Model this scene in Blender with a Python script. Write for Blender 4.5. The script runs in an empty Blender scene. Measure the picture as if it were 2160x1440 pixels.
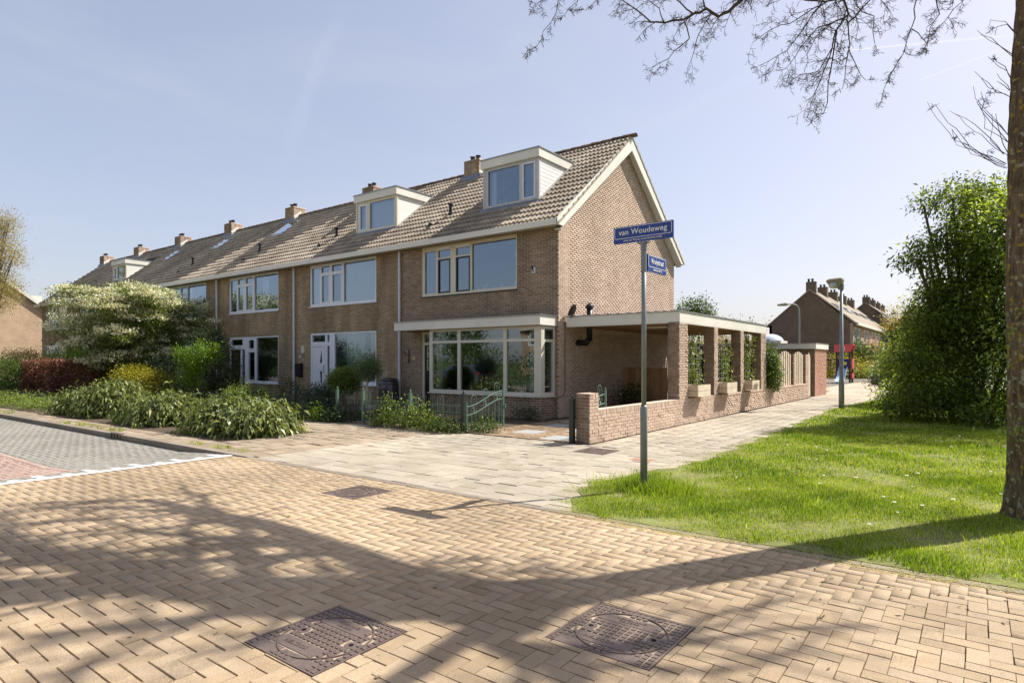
import bpy, math, random
import numpy as np
from mathutils import Vector, Matrix, Euler
R = math.radians
rng = np.random.default_rng(11); random.seed(5)
S = bpy.context.scene
COL = S.collection
# ------------------------------------------------------------------ camera, sky, sun, exposure
# The street grid is the world grid: x runs along the terrace front, y back along the side path.
CF, CH, HZ, CX = 1302.0, 1.6, 762.0, 1080.0
CC, CS = .797, .6036
cam_d = bpy.data.cameras.new('camera'); cam = bpy.data.objects.new('camera', cam_d); COL.objects.link(cam)
cam.location = (0, 0, CH)
cam.rotation_euler = (R(90), 0, math.atan2(CS, CC))
cam_d.sensor_width = 36; cam_d.lens = 36*CF/2160
cam_d.shift_y = (HZ-720)/2160
cam_d.clip_start = .05; cam_d.clip_end = 12000
S.camera = cam
SUN_AZ, SUN_EL = math.atan2(.515, .857), R(48)
world = bpy.data.worlds.new('World'); S.world = world; world.use_nodes = True
wn = world.node_tree; wn.nodes.clear()
sky = wn.nodes.new('ShaderNodeTexSky'); sky.sky_type = 'NISHITA'; sky.sun_disc = False
sky.sun_elevation = SUN_EL; sky.sun_rotation = SUN_AZ
sky.air_density = 1.0; sky.dust_density = 2.0; sky.ozone_density = 2.0; sky.altitude = 0
bg = wn.nodes.new('ShaderNodeBackground'); bg.inputs['Strength'].default_value = .152
wo = wn.nodes.new('ShaderNodeOutputWorld')
hs = wn.nodes.new('ShaderNodeHueSaturation'); hs.inputs['Saturation'].default_value = .97
gm = wn.nodes.new('ShaderNodeGamma'); gm.inputs[1].default_value = .57
wn.links.new(sky.outputs[0], hs.inputs['Color']); wn.links.new(hs.outputs[0], gm.inputs[0]); tn = wn.nodes.new('ShaderNodeMix'); tn.data_type = 'RGBA'; tn.blend_type = 'MULTIPLY'; tn.inputs[0].default_value = 1; tn.inputs[7].default_value = (1.0, .945, .99, 1)
tcw = wn.nodes.new('ShaderNodeTexCoord'); mpw = wn.nodes.new('ShaderNodeMapping'); mpw.inputs['Scale'].default_value = (2.2, 1.1, 5); mpw.inputs['Rotation'].default_value = (.3, .2, .7)
cir = wn.nodes.new('ShaderNodeTexNoise'); cir.inputs['Scale'].default_value = 1.6; cir.inputs['Detail'].default_value = 7; cir.inputs['Roughness'].default_value = .62; cir.inputs['Distortion'].default_value = .8
mrw = wn.nodes.new('ShaderNodeMapRange'); mrw.inputs['From Min'].default_value = .45; mrw.inputs['From Max'].default_value = .8; mrw.inputs['To Max'].default_value = .22
cm = wn.nodes.new('ShaderNodeMix'); cm.data_type = 'RGBA'; cm.inputs[7].default_value = (2.15, 2.2, 2.3, 1)      # thin high cirrus veil
wn.links.new(tcw.outputs['Generated'], mpw.inputs[0]); wn.links.new(mpw.outputs[0], cir.inputs['Vector']); wn.links.new(cir.outputs['Fac'], mrw.inputs['Value'])
wn.links.new(gm.outputs[0], tn.inputs[6]); wn.links.new(mrw.outputs[0], cm.inputs[0]); wn.links.new(tn.outputs[2], cm.inputs[6]); wn.links.new(cm.outputs[2], bg.inputs[0]); wn.links.new(bg.outputs[0], wo.inputs[0])
sun_d = bpy.data.lights.new('sun', 'SUN'); sun_d.energy = 3.55; sun_d.angle = R(.53); sun_d.color = (1, .945, .86)
sun = bpy.data.objects.new('sun', sun_d); COL.objects.link(sun)
SD = Vector((math.sin(SUN_AZ)*math.cos(SUN_EL), math.cos(SUN_AZ)*math.cos(SUN_EL), math.sin(SUN_EL)))
sun.rotation_euler = (-SD).to_track_quat('-Z', 'Y').to_euler()
S.view_settings.view_transform = 'Standard'; S.view_settings.look = 'None'
S.view_settings.gamma = 1; S.view_settings.exposure = 1.2
try: S.view_settings.use_curve_mapping = False
except Exception: pass
try:
    S.cycles.max_bounces = 6; S.cycles.transparent_max_bounces = 12; S.cycles.glossy_bounces = 3
    S.cycles.use_denoising = True; S.cycles.caustics_reflective = False; S.cycles.caustics_refractive = False
except Exception: pass

def P(u, v, D):            # a point seen at photo pixel (u, v), D metres away
    t = (u-CX)/CF
    return Vector(((CC*t-CS)*D, (CS*t+CC)*D, CH-(v-HZ)/CF*D))
def proj(p):
    X = CC*p[0]+CS*p[1]; D = -CS*p[0]+CC*p[1]
    if D < .1: return None
    return CX+CF*X/D, HZ-CF*(p[2]-CH)/D, D

# ------------------------------------------------------------------ materials
MATS = {}
def mat(name, pal, rough=.8, var=.12, nscale=3., bump=0., bscale=40., metal=0., attr=False, speck=0., spec=.3,
        stain=0., streak=False, translucent=0., coat=0., objrand=False):
    """pal: one colour or a list of colours picked by the per-face attribute 'rnd'."""
    if name in MATS: return MATS[name]
    m = bpy.data.materials.new(name); m.use_nodes = True; MATS[name] = m
    nt = m.node_tree; N = nt.nodes; L = nt.links; N.clear()
    out = N.new('ShaderNodeOutputMaterial'); b = N.new('ShaderNodeBsdfPrincipled')
    b.inputs['Roughness'].default_value = rough; b.inputs['Metallic'].default_value = metal
    b.inputs['Specular IOR Level'].default_value = spec
    if coat: b.inputs['Coat Weight'].default_value = coat
    geo = N.new('ShaderNodeNewGeometry')
    if isinstance(pal[0], (int, float)): pal = [pal]
    if len(pal) > 1:
        ramp = N.new('ShaderNodeValToRGB'); ramp.color_ramp.interpolation = 'LINEAR'
        el = ramp.color_ramp.elements
        while len(el) < len(pal): el.new(.5)
        for i, c in enumerate(pal):
            el[i].position = i/(len(pal)-1); el[i].color = (*c, 1)
        a = N.new('ShaderNodeAttribute'); a.attribute_name = 'rnd'
        L.new(a.outputs['Fac'], ramp.inputs[0]); colout = ramp.outputs[0]
    else:
        rgb = N.new('ShaderNodeRGB'); rgb.outputs[0].default_value = (*pal[0], 1); colout = rgb.outputs[0]
    def mul(col, facout, lo, hi):
        mr = N.new('ShaderNodeMapRange'); mr.inputs['To Min'].default_value = lo; mr.inputs['To Max'].default_value = hi
        L.new(facout, mr.inputs['Value'])
        vm = N.new('ShaderNodeVectorMath'); vm.operation = 'SCALE'
        L.new(col, vm.inputs[0]); L.new(mr.outputs[0], vm.inputs['Scale']); return vm.outputs[0]
    if var:
        n = N.new('ShaderNodeTexNoise'); n.inputs['Scale'].default_value = nscale; n.inputs['Detail'].default_value = 5
        n.inputs['Roughness'].default_value = .65
        L.new(geo.outputs['Position'], n.inputs['Vector'])
        colout = mul(colout, n.outputs['Fac'], 1-2*var, 1+2*var)
    if stain:
        n = N.new('ShaderNodeTexNoise'); n.inputs['Scale'].default_value = .45; n.inputs['Detail'].default_value = 6
        mp = N.new('ShaderNodeMapping'); mp.inputs['Scale'].default_value = (3.2, 3.2, .5) if streak else (1, 1, 1)
        L.new(geo.outputs['Position'], mp.inputs[0]); L.new(mp.outputs[0], n.inputs['Vector'])
        mr0 = N.new('ShaderNodeMapRange'); mr0.inputs['From Min'].default_value = .38; mr0.inputs['From Max'].default_value = .62
        L.new(n.outputs['Fac'], mr0.inputs['Value'])
        colout = mul(colout, mr0.outputs[0], 1-stain, 1+stain*.5)
    if speck:
        n = N.new('ShaderNodeTexNoise'); n.inputs['Scale'].default_value = 230; n.inputs['Detail'].default_value = 2
        L.new(geo.outputs['Position'], n.inputs['Vector'])
        mr0 = N.new('ShaderNodeMapRange'); mr0.inputs['From Min'].default_value = .35; mr0.inputs['From Max'].default_value = .72
        L.new(n.outputs['Fac'], mr0.inputs['Value'])
        colout = mul(colout, mr0.outputs[0], 1-speck*.6, 1+speck*1.4)
    L.new(colout, b.inputs['Base Color'])
    if bump:
        n = N.new('ShaderNodeTexNoise'); n.inputs['Scale'].default_value = bscale; n.inputs['Detail'].default_value = 4
        L.new(geo.outputs['Position'], n.inputs['Vector'])
        bp = N.new('ShaderNodeBump'); bp.inputs['Strength'].default_value = bump; bp.inputs['Distance'].default_value = .01
        L.new(n.outputs['Fac'], bp.inputs['Height']); L.new(bp.outputs[0], b.inputs['Normal'])
    if translucent:
        tr = N.new('ShaderNodeBsdfTranslucent'); mx = N.new('ShaderNodeMixShader'); mx.inputs[0].default_value = translucent
        vm = N.new('ShaderNodeVectorMath'); vm.operation = 'MULTIPLY'; vm.inputs[1].default_value = (1.25, 1.2, .55) if name != 'vapour' else (1.1, 1.1, 1.1)
        L.new(colout, vm.inputs[0]); L.new(vm.outputs[0], tr.inputs[0])
        L.new(b.outputs[0], mx.inputs[1]); L.new(tr.outputs[0], mx.inputs[2]); L.new(mx.outputs[0], out.inputs[0])
    else:
        L.new(b.outputs[0], out.inputs[0])
    return m
def glass(name, tint=(.75, .85, .9), refl=2.6, base=.06, through=(.8, .85, .82)):
    if name in MATS: return MATS[name]
    m = bpy.data.materials.new(name); m.use_nodes = True; MATS[name] = m
    nt = m.node_tree; N = nt.nodes; L = nt.links; N.clear()
    out = N.new('ShaderNodeOutputMaterial'); g = N.new('ShaderNodeBsdfGlossy'); t = N.new('ShaderNodeBsdfTransparent')
    g.inputs['Roughness'].default_value = .0; g.inputs[0].default_value = (*tint, 1); t.inputs[0].default_value = (*through, 1)
    f = N.new('ShaderNodeFresnel'); f.inputs[0].default_value = 1.5
    ma = N.new('ShaderNodeMath'); ma.operation = 'MULTIPLY_ADD'; ma.inputs[1].default_value = refl; ma.inputs[2].default_value = base
    ma.use_clamp = True
    tc = N.new('ShaderNodeNewGeometry'); n = N.new('ShaderNodeTexNoise'); n.inputs['Scale'].default_value = .9
    L.new(tc.outputs['Position'], n.inputs['Vector'])
    bp = N.new('ShaderNodeBump'); bp.inputs['Strength'].default_value = .12; bp.inputs['Distance'].default_value = .02
    L.new(n.outputs['Fac'], bp.inputs['Height']); L.new(bp.outputs[0], g.inputs['Normal'])
    mx = N.new('ShaderNodeMixShader')
    L.new(f.outputs[0], ma.inputs[0]); L.new(ma.outputs[0], mx.inputs[0]); L.new(t.outputs[0], mx.inputs[1]); L.new(g.outputs[0], mx.inputs[2])
    L.new(mx.outputs[0], out.inputs[0]); return m
def brickmat(name, c1, c2, mortar, rough=.9, axis='x', bump=.4):
    if name in MATS: return MATS[name]
    m = bpy.data.materials.new(name); m.use_nodes = True; MATS[name] = m
    nt = m.node_tree; N = nt.nodes; L = nt.links; N.clear()
    out = N.new('ShaderNodeOutputMaterial'); b = N.new('ShaderNodeBsdfPrincipled'); b.inputs['Roughness'].default_value = rough
    b.inputs['Specular IOR Level'].default_value = .2
    geo = N.new('ShaderNodeNewGeometry'); sp = N.new('ShaderNodeSeparateXYZ'); cb = N.new('ShaderNodeCombineXYZ')
    L.new(geo.outputs['Position'], sp.inputs[0])
    L.new(sp.outputs['X' if axis == 'x' else 'Y'], cb.inputs[0]); L.new(sp.outputs['Z'], cb.inputs[1])
    br = N.new('ShaderNodeTexBrick'); br.inputs['Scale'].default_value = 1; br.inputs['Brick Width'].default_value = .22
    br.inputs['Row Height'].default_value = .064; br.inputs['Mortar Size'].default_value = .006
    br.inputs['Color1'].default_value = (*c1, 1); br.inputs['Color2'].default_value = (*c2, 1); br.inputs['Mortar'].default_value = (*mortar, 1)
    L.new(cb.outputs[0], br.inputs['Vector'])
    n = N.new('ShaderNodeTexNoise'); n.inputs['Scale'].default_value = 1.2; n.inputs['Detail'].default_value = 6
    L.new(geo.outputs['Position'], n.inputs['Vector'])
    mr = N.new('ShaderNodeMapRange'); mr.inputs['To Min'].default_value = .65; mr.inputs['To Max'].default_value = 1.3
    L.new(n.outputs['Fac'], mr.inputs['Value'])
    vm = N.new('ShaderNodeVectorMath'); vm.operation = 'SCALE'; L.new(br.outputs['Color'], vm.inputs[0]); L.new(mr.outputs[0], vm.inputs['Scale'])
    L.new(vm.outputs[0], b.inputs['Base Color'])
    bp = N.new('ShaderNodeBump'); bp.inputs['Strength'].default_value = bump; bp.inputs['Distance'].default_value = .01; bp.invert = True
    L.new(br.outputs['Fac'], bp.inputs['Height']); L.new(bp.outputs[0], b.inputs['Normal'])
    L.new(b.outputs[0], out.inputs[0]); return m

# ------------------------------------------------------------------ object helpers
WL = {}                                        # world location of every object, by name
def link(o, parent=None, loc=(0, 0, 0)):
    COL.objects.link(o); loc = Vector(loc)
    if parent is not None:
        o.parent = parent; o.location = loc-WL[parent.name]
    else: o.location = loc
    WL[o.name] = loc
    return o
def tag(o, label=None, cat=None, group=None, kind=None):
    if label: o['label'] = label
    if cat: o['category'] = cat
    if group: o['group'] = group
    if kind: o['kind'] = kind
    return o
def thing(name, loc, label, cat, group=None):
    o = bpy.data.objects.new(name, None); o.empty_display_size = .1
    link(o, None, loc); return tag(o, label, cat, group)
class MB:
    def __init__(s): s.v = []; s.f = []; s.r = []; s.m = []; s.rv = .5; s.mi = 0
    def add(s, vs, fs, r=None):
        n = len(s.v); s.v += [tuple(q) for q in vs]
        for f in fs: s.f.append(tuple(i+n for i in f)); s.r.append(s.rv if r is None else r); s.m.append(s.mi)
        return s
    def box(s, x0, x1, y0, y1, z0, z1, r=None):
        if x0 > x1: x0, x1 = x1, x0
        if y0 > y1: y0, y1 = y1, y0
        if z0 > z1: z0, z1 = z1, z0
        return s.add([(x0,y0,z0),(x1,y0,z0),(x1,y1,z0),(x0,y1,z0),(x0,y0,z1),(x1,y0,z1),(x1,y1,z1),(x0,y1,z1)],
              [(0,3,2,1),(4,5,6,7),(0,1,5,4),(1,2,6,5),(2,3,7,6),(3,0,4,7)], r)
    def slab(s, ax, a0, a1, d0, d1, z0, z1, r=None):      # a box given by its run along a facade axis
        return s.box(a0, a1, d0, d1, z0, z1, r) if ax == 'x' else s.box(d0, d1, a0, a1, z0, z1, r)
    def holed(s, ax, a0, a1, z0, z1, d0, d1, holes):
        A = sorted({a0, a1, *[q for h in holes for q in h[:2] if a0 < q < a1]})
        Z = sorted({z0, z1, *[q for h in holes for q in h[2:4] if z0 < q < z1]})
        for i in range(len(A)-1):
            run = None
            for j in range(len(Z)-1):
                ca, cz = (A[i]+A[i+1])/2, (Z[j]+Z[j+1])/2
                hit = any(h[0] < ca < h[1] and h[2] < cz < h[3] for h in holes)
                if not hit:
                    if run is None: run = Z[j]
                if (hit or j == len(Z)-2) and run is not None:
                    top = Z[j] if hit else Z[j+1]
                    s.slab(ax, A[i], A[i+1], d0, d1, run, top); run = None
        return s
    def prism(s, pts, a, b, ax='x'):                       # outline in the two other axes, extruded a..b
        n = len(pts)
        if ax == 'x': v = [(a, p, q) for p, q in pts]+[(b, p, q) for p, q in pts]
        elif ax == 'y': v = [(p, a, q) for p, q in pts]+[(p, b, q) for p, q in pts]
        else: v = [(p, q, a) for p, q in pts]+[(p, q, b) for p, q in pts]
        f = [tuple(range(n-1, -1, -1)), tuple(range(n, 2*n))]+[(i, (i+1) % n, n+(i+1) % n, n+i) for i in range(n)]
        return s.add(v, f)
    def tube(s, path, rad, k=6, r=None, cap=True):
        path = [Vector(p) for p in path]; n = len(path)
        if not hasattr(rad, '__len__'): rad = [rad]*n
        vs = []; up = None
        for i, p in enumerate(path):
            t = (path[min(i+1, n-1)]-path[max(i-1, 0)])
            if t.length < 1e-9: t = Vector((0, 0, 1))
            t.normalize()
            if up is None: up = Vector((1, 0, 0)) if abs(t.x) < .8 else Vector((0, 1, 0))
            a = t.cross(up); a.normalize() if a.length > 1e-6 else None
            b = t.cross(a); up = -b if False else up
            for j in range(k):
                q = 2*math.pi*j/k; vs.append(p+(a*math.cos(q)+b*math.sin(q))*rad[i])
        fs = [(i*k+j, i*k+(j+1) % k, (i+1)*k+(j+1) % k, (i+1)*k+j) for i in range(n-1) for j in range(k)]
        if cap: fs += [tuple(range(k-1, -1, -1)), tuple(range((n-1)*k, n*k))]
        return s.add(vs, fs, r)
    def lathe(s, c, prof, k=16, r=None, sx=1, sy=1, cap=True):
        vs = []
        for rr, z in prof:
            for j in range(k):
                q = 2*math.pi*j/k; vs.append((c[0]+rr*math.cos(q)*sx, c[1]+rr*math.sin(q)*sy, c[2]+z))
        n = len(prof)
        fs = [(i*k+j, i*k+(j+1) % k, (i+1)*k+(j+1) % k, (i+1)*k+j) for i in range(n-1) for j in range(k)]
        if cap: fs += [tuple(range(k-1, -1, -1)), tuple(range((n-1)*k, n*k))]
        return s.add(vs, fs, r)
    def obj(s, name, m, parent=None, origin=None, smooth=False, label=None, kind=None, bevel=0):
        o0 = Vector(origin) if origin is not None else (WL[parent.name] if parent is not None else Vector((0, 0, 0)))
        me = bpy.data.meshes.new(name); me.from_pydata([tuple(Vector(v)-o0) for v in s.v], [], s.f)
        for q in (m if isinstance(m, (list, tuple)) else [m]): me.materials.append(q)
        if isinstance(m, (list, tuple)): me.polygons.foreach_set('material_index', s.m)
        at = me.attributes.new('rnd', 'FLOAT', 'FACE'); at.data.foreach_set('value', s.r)
        if smooth: me.polygons.foreach_set('use_smooth', [True]*len(me.polygons))
        me.update(); o = bpy.data.objects.new(name, me); link(o, parent, o0)
        if bevel:
            bm = o.modifiers.new('bevel', 'BEVEL'); bm.width = bevel; bm.segments = 2; bm.limit_method = 'ANGLE'
        if label: o['label'] = label
        if kind: o['kind'] = kind
        return o
def npmesh(name, V, F, rnd, m, parent=None, kind=None, smooth=False, label=None):
    """V (n,3) world coordinates, F (m,k) face indices, rnd (m,)"""
    o0 = np.array(WL[parent.name]) if parent is not None else np.zeros(3)
    me = bpy.data.meshes.new(name); k = F.shape[1]
    me.vertices.add(len(V)); me.vertices.foreach_set('co', (V-o0).astype(np.float32).ravel())
    me.loops.add(F.size); me.loops.foreach_set('vertex_index', F.astype(np.int32).ravel())
    me.polygons.add(len(F)); me.polygons.foreach_set('loop_start', np.arange(0, F.size, k, dtype=np.int32))
    me.polygons.foreach_set('loop_total', np.full(len(F), k, dtype=np.int32))
    me.materials.append(m)
    at = me.attributes.new('rnd', 'FLOAT', 'FACE'); at.data.foreach_set('value', np.asarray(rnd, dtype=np.float32))
    if smooth: me.polygons.foreach_set('use_smooth', np.ones(len(F), dtype=bool))
    me.update(calc_edges=True); me.validate()
    o = bpy.data.objects.new(name, me); link(o, parent, o0)
    if kind: o['kind'] = kind
    if label: o['label'] = label
    return o
def eulmat(E):                                  # (n,3) small euler angles -> (n,3,3)
    cx, cy, cz = np.cos(E).T; sx, sy, sz = np.sin(E).T
    M = np.empty((len(E), 3, 3))
    M[:,0,0]=cy*cz; M[:,0,1]=sx*sy*cz-cx*sz; M[:,0,2]=cx*sy*cz+sx*sz
    M[:,1,0]=cy*sz; M[:,1,1]=sx*sy*sz+cx*cz; M[:,1,2]=cx*sy*sz-sx*cz
    M[:,2,0]=-sy;   M[:,2,1]=sx*cy;          M[:,2,2]=cx*cy
    return M
def pieces(name, tv, tf, C, SC, m, parent, rnd=None, rot=None, base=None, limit=300, stuffname=None, maxd=1e9):
    """Alike pieces: the ones that show largest as objects of their own sharing mesh data, the rest joined."""
    C = np.asarray(C, float); SC = np.asarray(SC, float); n = len(C)
    tv = np.asarray(tv, float); tf = np.asarray(tf, int)
    if n == 0: return
    rnd = rng.random(n) if rnd is None else np.asarray(rnd)
    rot = np.zeros((n, 3)) if rot is None else rot
    base = np.eye(3) if base is None else np.array(base)
    X = CC*C[:,0]+CS*C[:,1]; D = -CS*C[:,0]+CC*C[:,1]
    with np.errstate(all='ignore'):
        u = CX+CF*X/D; v = HZ-CF*(C[:,2]-CH)/D
    vis = (D > .3) & (u > -20) & (u < 2180) & (v > -20) & (v < 1460) & (D < maxd)
    key = np.where(vis, D-.6*np.minimum(SC.max(1)/SC.max(), 1), 1e9); order = np.argsort(key)
    idx = [i for i in order[:limit] if key[i] < 1e8]
    K = 8; ms = []
    if idx:
        for k in range(K):
            me = bpy.data.meshes.new(name); me.from_pydata([tuple(q) for q in tv], [], [tuple(q) for q in tf])
            me.materials.append(m); at = me.attributes.new('rnd', 'FLOAT', 'FACE')
            at.data.foreach_set('value', [(k+.5)/K]*len(tf)); me.update(); ms.append(me)
    B = Matrix(base.tolist())
    pw = WL[parent.name] if parent is not None else Vector((0, 0, 0))
    for i in idx:
        o = bpy.data.objects.new(name, ms[int(min(rnd[i], .999)*K)])
        o.parent = parent; o.location = Vector(C[i])-pw; o.scale = SC[i]
        o.rotation_euler = (B @ Euler(rot[i]).to_matrix()).to_euler()
        COL.objects.link(o)
    rest = np.ones(n, bool); rest[idx] = False
    if rest.any():
        M = base @ eulmat(rot[rest])
        V = tv[None]*SC[rest][:, None, :]
        V = np.einsum('nij,nkj->nki', M, V)+C[rest][:, None, :]
        nn = rest.sum(); F = (tf[None]+(np.arange(nn)*len(tv))[:, None, None]).reshape(-1, tf.shape[1])
        npmesh(stuffname or name+'_field', V.reshape(-1, 3), F, np.repeat(rnd[rest], len(tf)), m, parent, kind='stuff')
def tpl_block(face, ch=.004):
    """unit block [-.5,.5]^3 whose named face is chamfered by ch (given per unit size)."""
    a = .5; c = np.array(ch)*np.ones(2)
    top = [(-a+c[0], -a+c[1], a), (a-c[0], -a+c[1], a), (a-c[0], a-c[1], a), (-a+c[0], a-c[1], a)]
    mid = [(-a, -a, a-.12), (a, -a, a-.12), (a, a, a-.12), (-a, a, a-.12)]
    bot = [(-a, -a, -a), (a, -a, -a), (a, a, -a), (-a, a, -a)]
    v = top+mid+bot
    f = [(0, 1, 2, 3)]
    for i in range(4):
        j = (i+1) % 4; f.append((4+i, 4+j, j, i)); f.append((8+i, 8+j, 4+j, 4+i))
    v = np.array(v)
    if face == '-y': v = np.stack([v[:,0], -v[:,2], v[:,1]], 1)
    if face == '+x': v = np.stack([v[:,2], v[:,0], v[:,1]], 1)
    return v, np.array(f)
def bond(a0, a1, z0, z1, holes=(), top=None, L=.21, H=.0635, j=.011, off=0.):
    """running-bond bricks; returns arrays of centre a, centre z, length, height"""
    out = []; nrow = int(round((z1-z0)/H)); H = (z1-z0)/nrow
    for i in range(nrow):
        z = z0+(i+.5)*H; iv = [(a0, a1)]
        if top is not None:
            lo, hi = top(z+H*.45)
            iv = [(max(a0, lo), min(a1, hi))]
        for h in holes:
            if h[2]-H*.4 < z < h[3]+H*.4:
                nv = []
                for p, q in iv:
                    if h[1] <= p or h[0] >= q: nv.append((p, q)); continue
                    if h[0] > p: nv.append((p, h[0]))
                    if h[1] < q: nv.append((h[1], q))
                iv = nv
        for p, q in iv:
            k0 = math.floor((p-a0-off)/L)-1; a = a0+off+k0*L+(L/2 if i % 2 else 0)
            while a < q:
                s, e = max(a+j/2, p+.001), min(a+L-j/2, q-.001)
                if e-s > .03: out.append(((s+e)/2, z, e-s, H-j))
                a += L
    return np.array(out) if out else np.zeros((0, 4))
def bricks(ax, a0, a1, z0, z1, d, m, parent, holes=(), top=None, limit=300, L=.21, H=.0635, j=.013, depth=.04, jit=.0016, off=0., name='brick'):
    """ax 'x': wall face at y=d looking to -y; ax 'y': wall face at x=d looking to +x"""
    B = bond(a0, a1, z0, z1, holes, top, L, H, j, off); n = len(B)
    if n == 0: return
    dj = rng.normal(0, jit, n).clip(-2*jit, 2*jit)
    if ax == 'x':
        C = np.stack([B[:,0], d+depth/2+dj, B[:,1]], 1); SC = np.stack([B[:,2], np.full(n, depth), B[:,3]], 1); tv, tf = tpl_block('-y', .012)
    else:
        C = np.stack([d-depth/2+dj, B[:,0], B[:,1]], 1); SC = np.stack([np.full(n, depth), B[:,2], B[:,3]], 1); tv, tf = tpl_block('+x', .012)
    rot = rng.normal(0, .003, (n, 3))
    pieces(name, tv, tf, C, SC, m, parent, rot=rot, limit=limit)
def textmesh(name, body, size, m, parent, loc, rot, extrude=.002, bold=0., align='CENTER', sx=1., spacing=1.):
    c = bpy.data.curves.new(name, 'FONT'); c.body = body; c.size = size; c.extrude = extrude; c.offset = bold
    c.align_x = align; c.align_y = 'CENTER'; c.space_character = spacing; c.resolution_u = 3
    o = bpy.data.objects.new('tmp', c); COL.objects.link(o)
    dg = bpy.context.evaluated_depsgraph_get(); me = bpy.data.meshes.new_from_object(o.evaluated_get(dg))
    bpy.data.objects.remove(o); me.materials.clear(); me.materials.append(m); me.name = name
    t = bpy.data.objects.new(name, me); link(t, parent, loc); t.rotation_euler = rot; t.scale = (sx, 1, 1)
    return t
def copy_tree(o, parent=None):
    c = o.copy(); COL.objects.link(c)
    if parent is not None: c.parent = parent
    for ch in o.children: copy_tree(ch, c)
    return c
# ------------------------------------------------------------------ ground
M_SOIL = mat('soil', (.085, .062, .04), rough=1, var=.25, nscale=6, bump=.8, bscale=30)
M_FIELD = mat('field_grass', (.07, .10, .03), rough=1, var=.3, nscale=1.5, bump=.5)
M_JOINT = mat('joint_sand', (.055, .045, .032), rough=1, var=.3, nscale=14)
M_PAVER = mat('yellow_paver', [(.295, .216, .132), (.339, .251, .158), (.378, .286, .185), (.326, .246, .163), (.361, .264, .163)], rough=.85, var=.09, nscale=9, bump=.35, bscale=160, speck=.42, stain=.22)
M_GREYP = mat('grey_paver', [(.215, .20, .17), (.255, .24, .205), (.235, .225, .195)], rough=.9, var=.08, nscale=9, bump=.3, bscale=150, speck=.2, stain=.12)
M_REDP = mat('red_paver', [(.36, .255, .21), (.33, .23, .19), (.39, .285, .235)], rough=.9, var=.08, nscale=9, bump=.3, bscale=150, speck=.2, stain=.15)
M_SLAB = mat('paving_slab', [(.318, .271, .202), (.361, .314, .241), (.396, .344, .271), (.335, .297, .228)], rough=.9, var=.10, nscale=5, bump=.35, bscale=120, speck=.18, stain=.2)
M_SLABD = mat('old_paving_slab', [(.25, .195, .135), (.30, .24, .17), (.34, .275, .2)], rough=.95, var=.14, nscale=5, bump=.4, bscale=120, speck=.25, stain=.25)
M_KERB = mat('kerb_concrete', [(.20, .17, .13), (.26, .22, .175)], rough=.95, var=.2, nscale=7, bump=.4, bscale=90, speck=.2)
M_WHITE = mat('road_paint', (.78, .77, .74), rough=.6, var=.05, nscale=20)
M_GREYSL = mat('grey_flagstone', (.34, .35, .34), rough=.8, var=.12, nscale=4, bump=.2)
M_DRIVE = mat('brown_clinker', [(.22, .15, .09), (.28, .195, .12), (.33, .235, .15), (.25, .18, .12)], rough=.95, var=.2, nscale=7, bump=.5, bscale=80, speck=.2, stain=.25)
def rect(name, rects, z, m, kind='structure'):
    b = MB()
    for x0, x1, y0, y1 in rects: b.add([(x0, y0, z), (x1, y0, z), (x1, y1, z), (x0, y1, z)], [(0, 1, 2, 3)])
    return tag(b.obj(name, m), kind=kind)
rect('ground', [(-900, 900, 5.6, 1200), (-10.2, 900, -900, 5.6), (-900, -10.2, -900, -7)], -.03, M_FIELD)
rect('garden_soil', [(-56, -9.2, 10.42, 30), (-32, -12.0, 6.25, 8.4)], -.012, M_SOIL)
road = rect('road', [(-10.14, 8, -6, 5.6)], -.014, M_JOINT)
b = MB()
b.add([(-10.14, -7, -.014), (-10.14, 5.6, -.014), (-12, 5.6, -.114), (-12, -7, -.114)], [(0, 1, 2, 3)])
b.add([(-12, -7, -.114), (-12, 5.6, -.114), (-90, 5.6, -.114), (-90, -7, -.114)], [(0, 1, 2, 3)])
lroad = tag(b.obj('side_road', M_JOINT), kind='structure')
GR = [(-1.69, 3.305, .645), (-3.03, 2.215, .645), (-6.09, 4.89, .60), (-5.47, 9.72, .62)]
U = .1055
def herring(x0, x1, y0, y1, ex=(), phase=(0., 0.)):
    out = []
    for j in range(math.floor((y0-phase[1])/U)-1, math.ceil((y1-phase[1])/U)+1):
        for i in range(math.floor((x0-phase[0])/U)-1, math.ceil((x1-phase[0])/U)+1):
            k = (i-j) % 4
            if k == 0: r = [i, i+2, j, j+1]
            elif k == 3: r = [i, i+1, j, j+2]
            else: continue
            a = [phase[0]+r[0]*U, phase[0]+r[1]*U, phase[1]+r[2]*U, phase[1]+r[3]*U]
            a = [max(a[0], x0), min(a[1], x1), max(a[2], y0), min(a[3], y1)]
            if a[1]-a[0] < .02 or a[3]-a[2] < .02: continue
            extra = []
            for cx, cy, w in ex:
                h = w/2+.004
                if a[0] < cx+h and a[1] > cx-h and a[2] < cy+h and a[3] > cy-h:
                    m0, m1 = max(a[0], cx-h), min(a[1], cx+h)
                    c = [[a[0], min(a[1], cx-h), a[2], a[3]], [max(a[0], cx+h), a[1], a[2], a[3]], [m0, m1, a[2], min(a[3], cy-h)], [m0, m1, max(a[2], cy+h), a[3]]]
                    c = [q for q in c if q[1]-q[0] > .012 and q[3]-q[2] > .012]; extra = c; a = None
                    break
            out += [a] if a else extra
    return np.array(out)
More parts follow.
